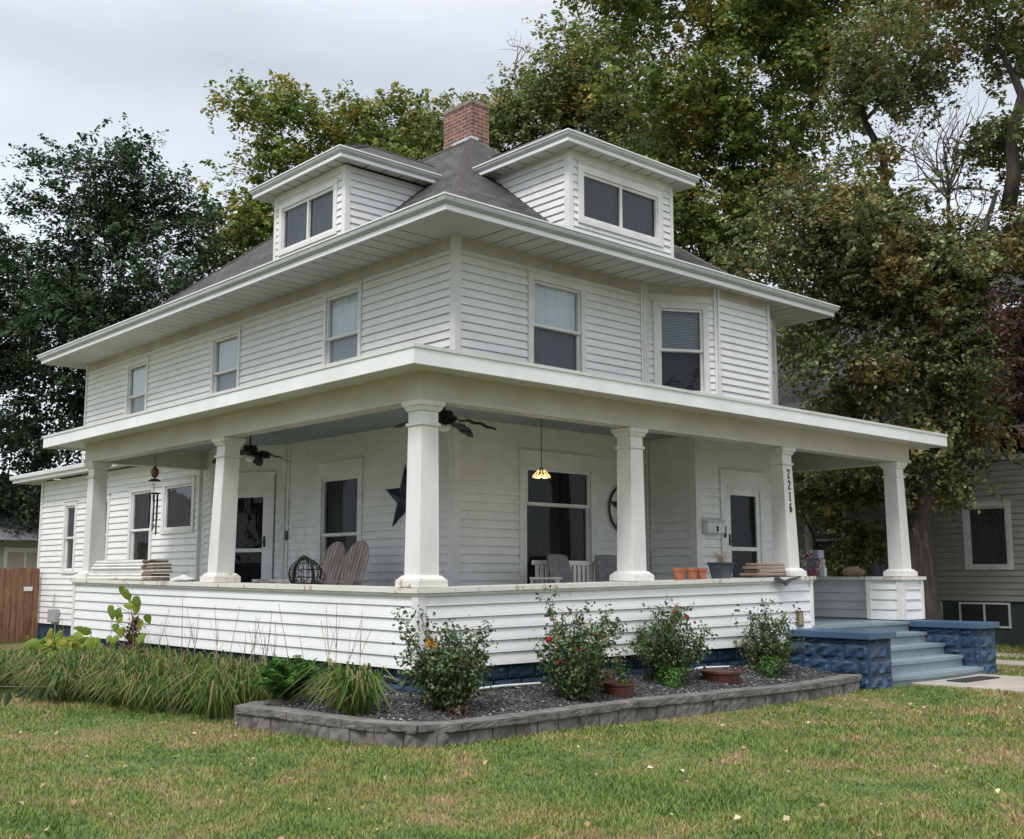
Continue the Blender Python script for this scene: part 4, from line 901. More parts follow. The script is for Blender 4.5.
# twin adirondack seat
ad = thing('double_adirondack_chair', (1.6, 4.0, .69), 'weathered grey double adirondack chair with two rounded slatted backs', 'chair')
FLr = .69
def rot(P, a=.0): return P
for yc in (4.24, 3.68):
    q = MB(); n = 7; tot = .54
    for i in range(n):
        ua, ub = -tot / 2 + tot * i / n + .008, -tot / 2 + tot * (i + 1) / n - .008
        hh = lambda u: .52 + .34 * math.sqrt(max(0, 1 - (u / (tot / 2 + .005)) ** 2))
        K = 4
        for k in range(K):
            def P(u, t, o):
                h = hh(u) * t; return (1.56 + .30 * h + o, yc - u * (.86 + .22 * t), FLr + .30 + h)
            ta, tb = k / K, (k + 1) / K
            q.hexa([P(ua, ta, 0), P(ub, ta, 0), P(ub, ta, .02), P(ua, ta, .02), P(ua, tb, 0), P(ub, tb, 0), P(ub, tb, .02), P(ua, tb, .02)])
    q.build('backrest', M['weatherwood'], ad)
q = MB()
for k in range(7): q.wbox(1.0 + k * .085, 1.0 + k * .085 + .075, 3.50, 4.62, FLr + .42 - k * .02, FLr + .44 - k * .02)
q.build('seat', M['weatherwood'], ad)
for y0 in (3.38, 4.64):
    q = MB(); q.wbox(.95, 1.75, y0, y0 + .10, FLr + .60, FLr + .625); q.build('armrest', M['weatherwood'], ad, bevel=.004)
    for xx in (1.02, 1.55):
        q = MB(); q.wbox(xx, xx + .09, y0 + .03, y0 + .06, FLr - .005, FLr + .60); q.build('leg', M['weatherwood'], ad)
q = MB(); q.wbox(.93, 1.0, 3.38, 5.0, FLr + .60, FLr + .64); q.build('crossbar', M['weatherwood'], ad)
# wire basket hanging by wires
wb = thing('wire_basket', (.9, 3.55, 1.45), 'black round wire basket hanging by thin wires above the porch rail', 'hanging basket')
q = MB()
for k in range(9):
    a = pi * k / 9; q.tube([(.9 + .20 * cos(a) * cos(t), 3.58 + .24 * sin(a) * cos(t), 1.40 + .20 * sin(t)) for t in np.linspace(0, 2 * pi, 21)], .006, 4, False)
for z, r in ((1.28, .17), (1.36, .22), (1.46, .22), (1.54, .15)): q.tube([(.9 + r * cos(t) * .9, 3.58 + r * sin(t) * 1.05, z) for t in np.linspace(0, 2 * pi, 25)], .006, 4, False)
for _ in range(26):
    p = rng.normal(size=3); p /= np.linalg.norm(p); q2 = p + rng.normal(size=3) * .6; q2 /= np.linalg.norm(q2); q.tube([(.9 + .19 * v[0], 3.45 + .23 * v[1], 1.40 + .19 * v[2]) for v in (p, (p + q2) / 2 * 1.1, q2)], .004, 4, False)
q.build('wire_frame', M['black'], wb)
q = MB(); q.tube([(.9, 3.86, 1.28)] + [(.9, 3.62 + .24 * cos(t), 1.34 + .28 * sin(t)) for t in np.linspace(0, pi, 13)] + [(.9, 3.38, 1.28)], .022, 6); q.build('arch', M['black'], wb)
q = MB(); q.tube([(.9, 3.60, 3.46), (.9, 3.60, 1.92)], .004, 4)
for dy in (-.2, 0, .22): q.tube([(.9, 3.60, 1.92), (.9, 3.60 + dy, 1.60)], .003, 4)
q.build('wire', M['grey'], wb)
# white slatted bench with two cushions
be = thing('bench', (4.05, 1.75, .69), 'white slatted bench below the front window', 'bench')
q = MB(); q.wbox(3.32, 4.86, 1.86, 1.90, 1.52, 1.58); q.wbox(3.32, 4.86, 1.86, 1.90, 1.14, 1.19); q.build('back_rail', M['trim'], be, bevel=.004)
q = MB()
for k in range(17): q.wbox(3.38 + k * .087, 3.38 + k * .087 + .05, 1.868, 1.89, 1.191, 1.519)
q.build('backrest', M['trim'], be)
q = MB()
for k in range(6): q.wbox(3.32, 4.86, 1.40 + k * .078, 1.40 + k * .078 + .068, 1.09, 1.11)
q.build('seat', M['trim'], be)
for xx in (3.28, 4.83):
    q = MB(); q.wbox(xx, xx + .06, 1.34, 1.90, 1.33, 1.36); q.build('armrest', M['trim'], be, bevel=.004)
    for yy in (1.38, 1.85): q = MB(); q.wbox(xx + .01, xx + .05, yy, yy + .04, .686, 1.33); q.build('leg', M['trim'], be)
def cushion(cx, cy, cz, w, h, rz, tilt, label):
    o = thing('cushion', (0, 0, 0), label, 'cushion', 'cushions on the white bench'); q = MB(); K = 14
    def S(i, j, sg):
        a, b = i / K * 2 - 1, j / K * 2 - 1; e_ = (1 - a ** 6) * (1 - b ** 6); tf = min((a - u) ** 2 + (b - v) ** 2 for u in (-.33, .33) for v in (-.33, .33)); k_ = .055 * max(0, e_) ** .5 * (1 - .45 * math.exp(-tf * 60))
        return (a * w / 2 * (1 - .05 * b * b), sg * k_, b * h / 2 * (1 - .05 * a * a))
    for i in range(K):
        for j in range(K):
            q.quad([S(i, j, -1), S(i + 1, j, -1), S(i + 1, j + 1, -1), S(i, j + 1, -1)]); q.quad([S(i, j, 1), S(i, j + 1, 1), S(i + 1, j + 1, 1), S(i + 1, j, 1)])
    q.build('cover', M['cushion'], o, smooth=True)
    q = MB()
    for u in (-.33, .33):
        for v in (-.33, .33): q.lathe((u * w / 2, -.035, v * h / 2), [(0, -.008), (.012, -.008), (.012, .008), (0, .008)], 8)
    q.build('tufting', M['cushion'], o); o.location = (cx, cy, cz); o.rotation_euler = (tilt, 0.0, rz); return o
cushion(3.62, 1.66, 1.42, .50, .50, .25, -.25, 'square tufted grey cushion slumped against the left end of the white bench')
cushion(4.62, 1.74, 1.42, .46, .50, -.1, -.12, 'square tufted grey cushion upright at the right end of the white bench')
# terracotta pots
def pot(r, h):
    o = thing('flower_pot', (0, 0, 0), 'x', 'flower pot', 'terracotta pots on the porch rail'); q = MB(); q.lathe((0, 0, .015), [(0, 0), (r * .66, 0), (r * .88, h * .72), (r * 1.0, h * .72), (r * 1.04, h), (r * .9, h), (r * .84, h * .8), (0, h * .78)], 20); q.build('pot', M['terracotta'], o, smooth=False)
    q = MB(); q.lathe((0, 0, 0), [(0, 0), (r * .8, 0), (r * .95, .018), (r * .8, .016), (0, .012)], 20); q.build('saucer', M['terracotta'], o); return o
p = pot(.082, .135); p.location = (4.16, .10, rail_x(4.14) + .001); p['label'] = 'leftmost terracotta pot on the front porch rail'
p2 = copy_tree(p, (4.41, .10, rail_x(4.41) + .001), .5, 'middle terracotta pot of the three on the front porch rail')
p3 = pot(.074, .125); p3.location = (4.62, .10, rail_x(4.66) + .001); p3['label'] = 'terracotta pot next to the dark square planter on the porch rail'
pp = thing('square_planter', (5.07, .14, rail_x(5.07) + .001), 'dark slate square planter with a dried plant on the porch rail', 'planter')
q = MB(); z0 = rail_x(5.07) + .001; x0, y0 = 5.07, .14
def frus(a, b, za, zb_): q.hexa([(x0 - a, y0 - a, za), (x0 + a, y0 - a, za), (x0 + a, y0 + a, za), (x0 - a, y0 + a, za), (x0 - b, y0 - b, zb_), (x0 + b, y0 - b, zb_), (x0 + b, y0 + b, zb_), (x0 - b, y0 + b, zb_)])
frus(.09, .122, z0, z0 + .185); frus(.132, .136, z0 + .185, z0 + .21); q.build('box', M['planter'], pp, bevel=.008)
q = MB()
for _ in range(34):
    a = random.uniform(0, 6.3); r = random.uniform(.04, .20); h = random.uniform(.05, .13); q.tube([(x0 + random.uniform(-.06, .06), y0 + random.uniform(-.06, .06), z0 + .195), (x0 + r * .6 * cos(a), y0 + r * .6 * sin(a), z0 + .23 + h), (x0 + r * cos(a), y0 + r * sin(a), z0 + .22 + h * .7)], [.004, .003, .002], 4)
q.build('dry_plant', M['drystem'], pp)
# bundles of brown paper on a black sheet
bu = thing('paper_bundle', (5.95, .17, rail_x(6) + .001), 'stack of brown paper bundles on the porch rail beside the numbered column', 'bundle')
z0 = rail_x(5.9) + .02
for k in range(4):
    q = MB(); a = .36 - .03 * (k % 2) - .01 * k; xx = 6.04 + .025 * k + (.04 if k == 1 else 0); q.wbox(xx - a, xx + a * .85, .02 + .01 * k, .30, z0 + k * .045, z0 + k * .045 + .038); q.tube([(xx + a * .85, .02 + .01 * k + .02, z0 + k * .045 + .02), (xx + a * .85, .29, z0 + k * .045 + .02)], .02, 8); q.build('bundle', M['cardboard'], bu, bevel=.012)
q = MB(); K = 10
for i in range(K):
    for j in range(4):
        P = []
        for a, b in ((i, j), (i + 1, j), (i + 1, j + 1), (i, j + 1)):
            u, v = a / K, b / 4; dz = (.10 * (v) ** 1.5) * (.6 + .6 * sin(u * 5)) ; P.append((5.95 + u * .62, -.03 - .08 * v - .015 * sin(u * 9), rail_x(6) + .012 - dz + .01 * sin(u * 14)))
        q.quad(P)
q.wbox(5.5, 6.52, -.03, .30, rail_x(6) + .002, rail_x(6) + .016)
tag(q.build('black_sheet', M['black']), 'black plastic sheet hanging over the rail edge under the paper bundles', 'plastic sheet')
# stack of boards on the left rail
sb = thing('board_stack', (.2, 7.2, rail_y(7) + .001), 'stack of off-white curved siding boards with brown cut ends on the left rail', 'stack of boards')
for k in range(6):
    q = MB(); z = rail_y(7.2) + .01 + k * .048; ya, yb = 6.45 - .0 * k + .05 * (k % 2), 8.42 - .05 * k; K = 8
    q.tube([(.0 + .012 * (k % 3), ya, z + .02), (.0 + .012 * (k % 3), yb, z + .02)], .023, 8); q.wbox(.0, .30, ya, yb, z, z + .036); q.build('board', M['peel' if k < 2 else 'eave_band'] if k < 1 else M['column'], sb, bevel=.006)
    q = MB(); q.wbox(.015, .29, ya - .38 + .05 * abs(k - 2.5), ya - .004, z + .002, z + .034); q.tube([(.02, ya - .38 + .05 * abs(k - 2.5), z + .018), (.02, ya - .004, z + .018)], .019, 6); q.build('brown_end', M['brownwood'] if k % 2 else M['cardboard'], sb, bevel=.004)
# crumpled bag left of the second column
q = MB(); q.lathe((.15, 5.45, rail_y(5.4) + .002), [(0, 0), (.13, .0), (.15, .025), (.09, .05), (.03, .075), (0, .07)], 9)
q.v = [(x + random.uniform(-.03, .03), y + random.uniform(-.06, .06) + (y - 5.45) * .5, z + max(0, random.uniform(-.01, .02))) for x, y, z in q.v]; tag(q.build('crumpled_bag', M['fascia']), 'small crumpled white plastic bag on the left rail', 'bag')
# things on the right-hand rail
z0 = 1.363
gb = thing('snack_pack', (9.8, 1.85, z0), 'pile of colourful printed packets on the right porch rail', 'packets')
pk = [(.40, .28, .20), (.05, .08, .22), (.55, .52, .5), (.35, .05, .06), (.12, .16, .30), (.5, .4, .3)]
k = 0
for ri, row in enumerate((4, 4, 3)):
    for c_ in range(row):
        q = MB(); yy = 1.62 + c_ * .135 + .02 * ri; q.wbox(9.72, 9.90, yy, yy + .125, z0 + ri * .15 + .001, z0 + ri * .15 + .145)
        c = pk[k % 6]; k += 1; mm = mat_var('packet_print', c, tuple(min(1, v * 1.8 + .1) for v in pk[(k + 1) % 6]), 22, .4, None, 0, 0, 0, .45, .55); q.build('packet', mm, gb, bevel=.015)
q = MB(); q.wbox(9.66, 9.74, 1.52, 1.60, z0 + .001, z0 + .15); tag(q.build('small_carton', M['fascia'], bevel=.004), 'small white carton standing on the right porch rail', 'carton')
q = MB(); q.lathe((9.82, 1.07, z0), [(0, .0), (.12, .0), (.18, .04), (.20, .09), (.14, .12), (.08, .15), (0, .16)], 14); q.v = [(x + random.uniform(-.02, .02), y + random.uniform(-.025, .025), max(z0, z + random.uniform(-.015, .02))) for x, y, z in q.v]
tag(q.build('straw_nest', mat_var('straw', (.26, .18, .11), (.44, .34, .22), 30, .95, None, .8, 60)), 'loose straw-brown dried wreath lying on the right porch rail', 'wreath')
q = MB(); q.lathe((9.80, .62, z0), [(0, 0), (.085, 0), (.11, .17), (.115, .17), (.115, .19), (.095, .19), (.09, .17), (0, .16)], 16); tag(q.build('plastic_pot', M['planter'], smooth=False), 'dark plastic nursery pot on the right rail beside the end column', 'flower pot')
hk = MB(); hk.tube([(9.86, .06, 2.10), (9.87, .0, 2.12), (9.88, -.02, 2.05), (9.84, -.0, 1.98)], .012, 6); tag(hk.build('hook', M['black'], smooth=True), 'small black hook screwed to the end column', 'hook')
# planters in the rose bed
def rplanter(x, y, r, h, label, soil=True):
    zg = bedz(x, y) - .01
    o = thing('round_planter', (x, y, zg), label, 'planter', 'brown-red round planters in the rose bed'); q = MB(); q.lathe((x, y, zg), [(0, 0), (r * .86, 0), (r * .96, h * .8), (r * 1.03, h * .82), (r * 1.03, h), (r * .92, h), (r * .9, h * .86), (0, h * .84)], 24); q.build('pot', M['redplanter'], o)
    q = MB(); q.lathe((x, y, zg + h * .845), [(0, .012), (r * .85, .004), (r * .85, 0), (0, 0)], 20); q.build('soil', M['mulch'], o); return o
rplanter(2.14, -.72, .175, .14, 'brown-red round planter holding a small green plant in the rose bed')
rplanter(4.08, -.58, .24, .14, 'wider brown-red round planter farther right, between two rose bushes')
rplanter(2.32, -.28, .17, .17, 'dark brown round planter tucked behind another planter near the foundation')
# ------------------------------------------------------------------ vegetation
def leaf_mesh(name, pos, nrm, size, mat, parent=None, aspect=.62, fold=.18):
    """one bent leaf per position: two triangles folded on the midrib"""
    n = len(pos); pos = np.asarray(pos, np.float32); size = np.broadcast_to(np.asarray(size, np.float32), (n,))
    nrm = nrm / (np.linalg.norm(nrm, axis=1, keepdims=True) + 1e-6)
    a = rng.normal(size=(n, 3)); a -= nrm * (a * nrm).sum(1, keepdims=True); a /= np.linalg.norm(a, axis=1, keepdims=True); b = np.cross(nrm, a)
    L = size[:, None]
    v = np.empty((n, 4, 3), np.float32)
    v[:, 0] = pos - a * L * .5; v[:, 1] = pos + b * L * aspect * .5 + nrm * L * fold - a * L * .05; v[:, 2] = pos + a * L * .5; v[:, 3] = pos - b * L * aspect * .5 + nrm * L * fold - a * L * .05
    off = np.array(BASE.get(parent.name, (0, 0, 0)) if parent else (0, 0, 0), np.float32)
    me = bpy.data.meshes.new(name); me.vertices.add(n * 4); me.vertices.foreach_set('co', (v.reshape(-1, 3) - off).ravel())
    me.loops.add(n * 4); me.loops.foreach_set('vertex_index', np.arange(n * 4, dtype=np.int32))
    me.polygons.add(n); me.polygons.foreach_set('loop_start', np.arange(0, n * 4, 4, dtype=np.int32)); me.polygons.foreach_set('loop_total', np.full(n, 4, np.int32))
    me.update(); me.validate(); me.materials.append(mat)
    o = bpy.data.objects.new(name, me); scene.collection.objects.link(o)
    if parent: o.parent = parent; BASE[o.name] = tuple(off)
    return o
def blade_mesh(name, base, tip, mid, w, mat, parent=None):
    """grass / strap leaves: base, mid and tip points, width at the base"""
    n = len(base); d = tip - base; s = np.cross(d, (0, 0, 1)); s += rng.normal(size=(n, 3)) * .25 * np.linalg.norm(s, axis=1, keepdims=True); s /= np.linalg.norm(s, axis=1, keepdims=True) + 1e-6; W = np.broadcast_to(np.asarray(w), (n,))[:, None]
    v = np.stack([base - s * W / 2, base + s * W / 2, mid + s * W * .42, tip, mid - s * W * .42], 1).astype(np.float32)
    off = np.array(BASE.get(parent.name, (0, 0, 0)) if parent else (0, 0, 0), np.float32)
    me = bpy.data.meshes.new(name); me.vertices.add(n * 5); me.vertices.foreach_set('co', (v - off).ravel())
    idx = (np.arange(n)[:, None] * 5 + np.array([0, 1, 2, 4, 4, 2, 3])[None]).astype(np.int32); me.loops.add(n * 7); me.loops.foreach_set('vertex_index', idx.ravel())
    st_ = (np.arange(n)[:, None] * 7 + np.array([0, 4])[None]).astype(np.int32); me.polygons.add(n * 2); me.polygons.foreach_set('loop_start', st_.ravel()); me.polygons.foreach_set('loop_total', np.tile([4, 3], n).astype(np.int32))
    me.update(); me.validate(); me.materials.append(mat); o = bpy.data.objects.new(name, me); scene.collection.objects.link(o)
    if parent: o.parent = parent; BASE[o.name] = tuple(off)
    return o
G = lambda *c: tuple(c)
M['leaf_dark'] = leafmat('leaf_dark', [(0, G(0.021, 0.044, 0.021)), (.5, G(0.041, 0.076, 0.034)), (.85, G(0.071, 0.110, 0.055)), (1, G(0.115, 0.149, 0.092))], [(0, G(0.046, 0.069, 0.034)), (1, G(0.115, 0.138, 0.081))], .8, .2, .8)
M['leaf_green'] = leafmat('leaf_green', [(0, G(0.065, 0.120, 0.025)), (.5, G(0.124, 0.194, 0.041)), (.85, G(0.217, 0.284, 0.059)), (1, G(0.435, 0.404, 0.109))], [(0, G(0.200, 0.209, 0.043)), (.5, G(0.362, 0.307, 0.070)), (1, G(0.580, 0.404, 0.118))], .7, .32, .7)
M['leaf_olive'] = leafmat('leaf_olive', [(0, G(0.078, 0.116, 0.036)), (.5, G(0.144, 0.194, 0.059)), (.85, G(0.254, 0.292, 0.097)), (1, G(0.448, 0.406, 0.194))], [(0, G(0.176, 0.179, 0.046)), (.5, G(0.332, 0.276, 0.073)), (1, G(0.527, 0.341, 0.130))], .7, .3, .7)
M['leaf_silver'] = leafmat('leaf_silver', [(0, G(0.073, 0.112, 0.037)), (.5, G(0.146, 0.193, 0.064)), (.82, G(0.263, 0.297, 0.126)), (1, G(0.567, 0.525, 0.319))], [(0, G(0.182, 0.149, 0.047)), (.5, G(0.324, 0.219, 0.071)), (1, G(0.486, 0.350, 0.151))], .6, .28, .8)
M['leaf_red'] = leafmat('leaf_red', [(0, G(.035, .016, .016)), (.5, G(.07, .030, .026)), (.85, G(.13, .065, .05)), (1, G(.24, .16, .12))], None, .45, .2)
M['leaf_rose'] = leafmat('leaf_rose', [(0, G(0.037, 0.074, 0.028)), (.5, G(0.071, 0.124, 0.043)), (.9, G(0.135, 0.194, 0.078)), (1, G(0.270, 0.194, 0.078))], None, .4, .15)
M['leaf_lime'] = leafmat('leaf_lime', [(0, G(.10, .17, .02)), (.6, G(.19, .27, .035)), (1, G(.36, .34, .05))], None, .5, .35)
M['leaf_fern'] = leafmat('leaf_fern', [(0, G(.035, .11, .018)), (.6, G(.07, .19, .03)), (1, G(.13, .26, .05))], None, .5, .3)
M['daylily'] = leafmat('daylily_leaf', [(0, G(.05, .105, .020)), (.45, G(.10, .175, .035)), (.70, G(.19, .25, .06)), (.84, G(.30, .29, .11)), (.93, G(.34, .25, .14)), (1, G(.28, .19, .11))], None, .5, .3)
M['petal'] = leafmat('rose_petal', [(0, G(.42, .02, .03)), (1, G(.60, .05, .08))], None, .5, .2)
M['orange'] = leafmat('orange_leaf', [(0, G(.45, .20, .03)), (1, G(.60, .32, .05))], None, .5, .2)
M['foreleaf'] = leafmat('grey_green_leaf', [(0, G(.025, .045, .022)), (1, G(.06, .085, .045))], None, .5, .2)
def tree(label, cat, base, tr, lobes, bmat, lmat, leaves, lsize, ncl, seed, name='tree', group=None, spread=.38, lean=None, limbs=None, twigs=1):
    global rng
    R_ = np.random.default_rng(seed); o = thing(name, base, label, cat, group); base = np.array(base, float)
    lob = np.array(lobes, float); C = lob[:, :3]; w = lob[:, 3] ** 2 * lob[:, 4]; w = w / w.sum()
    top = C[np.argmax(C[:, 2])] * .6 + C.mean(0) * .4; mid = base + (top - base) * .5 + R_.normal(size=3) * (.35, .35, 0)
    nodes = []
    b = MB(); K = 9; tp = []
    pts = [base + np.array((0, 0, -.1)), base + np.array((0, 0, .5)), mid, top] if limbs is None else [np.array(p, float) for p in limbs[0]]
    for i in range(K):
        t = i / (K - 1) * (len(pts) - 1); k = min(int(t), len(pts) - 2); f = t - k; p = pts[k] * (1 - f) + pts[k + 1] * f + (R_.normal(size=3) * .06 * (i > 1)); tp.append(p)
    rad = [tr * (1.35 if i == 0 else 1) * (1 - .90 * i / (K - 1)) for i in range(K)]; b.tube(tp, rad, 10); nodes = [(p, r) for p, r in zip(tp, rad)][2:]
    for L in (limbs[1:] if limbs else []):
        pp = [np.array(p, float) for p in L]; q_ = []
        for a_, c_ in zip(pp[:-1], pp[1:]):
            for f in (0, .33, .66): q_.append(a_ * (1 - f) + c_ * f + R_.normal(size=3) * .07)
        q_.append(pp[-1]); rr = [tr * .42 * (1 - .88 * i / (len(q_) - 1)) for i in range(len(q_))]; b.tube(q_, rr, 8); nodes += list(zip(q_[2:], rr[2:]))
    b.build('trunk', bmat, o, smooth=True)
    br = MB()
    def grow(target, rmax, sd=6, jit=.12):
        P = np.array([n[0] for n in nodes]); d = np.linalg.norm(P - target, axis=1) + .9 * np.maximum(0, P[:, 2] - target[2] + .2); k = int(np.argmin(d)); s0, r0 = nodes[k]; L = np.linalg.norm(target - s0); n = max(3, int(L / .7) + 2); pts = []
        for i in range(n):
            f = i / (n - 1); p = s0 * (1 - f) + target * f; p = p + np.array((0, 0, .10 * L * sin(pi * f))) + (R_.normal(size=3) * jit * min(1, L * .3) if 0 < i < n - 1 else 0); pts.append(p)
        r = min(r0 * .75, rmax); rr = [max(.010, r * (1 - .75 * i / (n - 1))) for i in range(n)]; br.tube(pts, rr, sd, False); nodes.extend(list(zip(pts[1:], rr[1:])))
    for l in sorted(lobes, key=lambda l: np.linalg.norm(np.array(l[:3]) - base)): grow(np.array(l[:3]), tr * .42, 7)
    # sub-lobes: boughs with gaps between them
    subs = []
    nsub = max(10, ncl // 10)
    for _ in range(nsub):
        l = lob[R_.choice(len(lob), p=w)]; d = R_.normal(size=3); d /= np.linalg.norm(d); r = R_.uniform(.25, 1.0) ** .6; subs.append(np.concatenate([l[:3] + d * r * (l[3], l[3], l[4]) * .92, [min(l[3], l[4])]]))
    for _ in range(nsub // 5):          # stray boughs bridging the gaps between the big ones
        i, j = R_.choice(len(lob), 2); f = R_.random(); q0 = lob[i] * (1 - f) + lob[j] * f
        if np.linalg.norm(lob[i, :3] - lob[j, :3]) < 6: subs.append(np.concatenate([q0[:3] + R_.normal(size=3) * .5, [1.0]]))
    subs = np.array(subs)
    for s_ in subs[np.argsort(np.linalg.norm(subs[:, :3] - base, axis=1))]: grow(s_[:3], .075 if tr > .2 else .03, 5)
    cl = []
    for _ in range(ncl):
        s_ = subs[R_.integers(len(subs))]; d = np.clip(R_.normal(size=3), -1.8, 1.8) * (.42, .42, .26) * max(.55, s_[3] * .50); cl.append(s_[:3] + d)
    cl = np.array(cl)
    ax = cl - base - np.array((0, 0, (C[:, 2].mean() - base[2]) * .8)); ax = ax / np.linalg.norm(ax, axis=1, keepdims=True) + R_.normal(size=ax.shape) * .35
    if twigs:
        for c_ in cl[R_.permutation(len(cl))[:min(len(cl), 260)]]: grow(c_, .022, 4, .06)
    br.build('branch', bmat, o)
    # each clump of leaves is a drooping spray about its twig; leaves in one spray share a lie
    nsp = 4; per = leaves // (ncl * nsp)
    sc_ = (cl[:, None, :] + np.clip(R_.normal(size=(ncl, nsp, 3)), -1.8, 1.8) * (spread, spread, spread * .75)).reshape(-1, 3); ax = np.repeat(ax, nsp, 0) + R_.normal(size=(ncl * nsp, 3)) * .45; ax[:, 2] -= .15; ax /= np.linalg.norm(ax, axis=1, keepdims=True)
    t_ = R_.uniform(-1, 1, (len(sc_), per, 1)); rad_ = (1 - .55 * np.abs(t_)); k = np.clip(R_.normal(size=(len(sc_), per, 3)), -1.7, 1.7) * spread * .30 * rad_; k[..., 2] *= .5
    pos = sc_[:, None, :] + ax[:, None, :] * t_ * spread * .95 + k; pos[..., 2] -= .22 * spread * (t_[..., 0] + 1) ** 2 * .5
    lie = ax * .55 + np.array((0, 0, .75)) + R_.normal(size=ax.shape) * .30; out_ = lie[:, None, :] + R_.normal(size=pos.shape) * .42
    rng = np.random.default_rng(seed + 1); leaf_mesh('crown', pos.reshape(-1, 3), out_.reshape(-1, 3), lsize * R_.uniform(.55, 1.35, pos.shape[0] * per) * np.repeat(R_.uniform(.8, 1.2, pos.shape[0]), per), lmat, o); return o
tree('dark blue-green tree filling the left edge of the view behind the extension', 'tree', (5.7, 21.9, GY), .34,
     [(4.5, 20.9, 11.7, 1.9, 1.9), (6.1, 19.4, 11.9, 1.7, 1.8), (3.3, 22.5, 9.2, 2.2, 2.5), (5.4, 20.7, 8.4, 3.0, 3.0), (7.2, 19.5, 6.2, 1.4, 2.2), (4.4, 22.2, 5.4, 2.8, 2.5), (1.6, 24.0, 8.9, 2.2, 4.1), (3.6, 23.3, 3.2, 1.9, 1.0), (2.2, 23.6, 4.4, 1.6, 1.6), (2.9, 22.8, 11.0, 1.5, 1.3)],
     M['bark'], M['leaf_dark'], 115000, .125, 1250, 11, group='trees behind the house')
tree('tall maple with yellow-green tips rising behind the left dormer', 'tree', (12.6, 21.1, GY), .36,
     [(10.6, 20.2, 15.1, 2.9, 1.8), (9.2, 21.4, 15.5, 1.3, 1.3), (12.3, 18.8, 14.5, 2.3, 1.8), (10.2, 21.1, 12.1, 2.5, 2.5), (13.1, 18.3, 13.2, 2.5, 2.2), (13.6, 17.4, 14.2, 1.5, 1.5), (9.5, 22.3, 9.0, 1.7, 2.6), (11.9, 19.8, 10.5, 2.8, 2.5)],
     M['bark'], M['leaf_green'], 75000, .15, 900, 21, group='trees behind the house')
tree('green maple with bare dead limbs above the chimney', 'tree', (16.5, 14.8, GY), .34,
     [(12.7, 15.9, 13.9, 1.8, 1.6), (14.1, 14.7, 13.2, 1.8, 1.8), (15.0, 13.6, 14.7, 2.0, 2.0), (15.9, 12.4, 16.2, 2.1, 2.0), (16.6, 12.3, 13.8, 2.4, 2.4), (15.3, 13.0, 11.4, 2.2, 1.8)],
     M['bark'], M['leaf_olive'], 60000, .14, 720, 31, group='trees behind the house',
     limbs=[[(16.5, 14.8, -.1), (16.4, 14.8, 2), (15.6, 14.3, 8.5), (15.2, 13.8, 15)], [(15.6, 14.3, 9), (14.6, 14.8, 12.8), (13.9, 15.0, 14.7), (13.0, 15.6, 15.6)]])
tree('huge maple towering over the right side of the roof with dark forking limbs', 'tree', (15.0, 9.2, GY), .42,
     [(13.7, 7.0, 12.2, 2.6, 2.4), (12.5, 7.8, 14.3, 2.2, 2.0), (15.0, 5.6, 13.7, 2.4, 2.2), (14.3, 7.0, 9.6, 2.2, 2.2), (15.9, 4.4, 16.1, 3.6, 1.7), (13.3, 6.6, 17.2, 4.4, 1.9), (15.7, 5.6, 10.3, 2.2, 2.2), (14.9, 6.9, 7.2, 1.6, 1.8), (14.2, 8.6, 10.9, 1.6, 1.6)],
     M['bark'], M['leaf_green'], 100000, .135, 1000, 41, group='trees at the right of the house',
     limbs=[[(15.0, 9.2, -.1), (15.0, 9.2, 2.5), (14.8, 7.6, 8.0), (14.9, 6.6, 13.5)], [(14.8, 7.8, 7.5), (15.6, 6.2, 10.8), (16.0, 5.0, 13.5), (16.2, 4.2, 16)], [(14.8, 7.6, 8.5), (13.8, 7.6, 11), (12.8, 7.8, 14)]])
tree('silver-leaved maple with a thick leaning trunk beside the porch\'s right end', 'tree', (14.0, 2.1, GY), .38,
     [(12.0, 2.6, 7.9, 1.6, 1.5), (13.0, 1.9, 8.1, 1.4, .9), (12.6, 2.6, 6.0, 1.4, 1.2), (13.9, 1.2, 6.2, 1.1, 1.1), (13.9, 1.9, 4.3, .9, .8), (12.9, 2.5, 4.8, .9, .6), (14.4, -.4, 10.9, .9, 1.5), (14.2, .4, 9.6, .6, .7), (15.0, -.4, 8.7, 1.2, 2.0), (12.9, 1.5, 11.6, 1.4, .8), (13.7, .2, 12.4, 1.8, .8), (13.3, 2.5, 3.0, .45, .5), (13.5, 1.3, 7.3, 1.6, 1.2), (14.3, 1.7, 3.5, .6, .5), (14.9, .9, 4.1, .7, .5), (15.4, .2, 3.3, .5, .4)],
     M['bark'], M['leaf_silver'], 115000, .105, 1150, 51, group='trees at the right of the house',
     limbs=[[(14.0, 2.1, -.15), (14.0, 2.1, 2.0), (14.0, 1.3, 5.4), (14.0, .1, 8.6)], [(14.0, 1.0, 6.2), (13.6, 2.0, 8.5), (13.2, 2.4, 10.6), (12.9, 1.9, 12)], [(14.0, .1, 8.3), (13.9, -.5, 10.4), (13.4, -.3, 12)], [(14.0, .4, 7.6), (14.8, -.6, 8.6), (15.2, -.9, 9.4)]], spread=.32)
tree('small purple-red leaved tree at the right edge before the neighbouring house', 'tree', (13.1, -1.0, GY), .09,
     [(12.2, -.95, 5.1, .6, .75), (11.9, -.9, 5.6, .4, .5), (12.9, -1.4, 5.2, .8, 1.2), (13.0, -1.5, 3.2, .45, .8)],
     M['bark'], M['leaf_red'], 15000, .085, 220, 61, spread=.24)
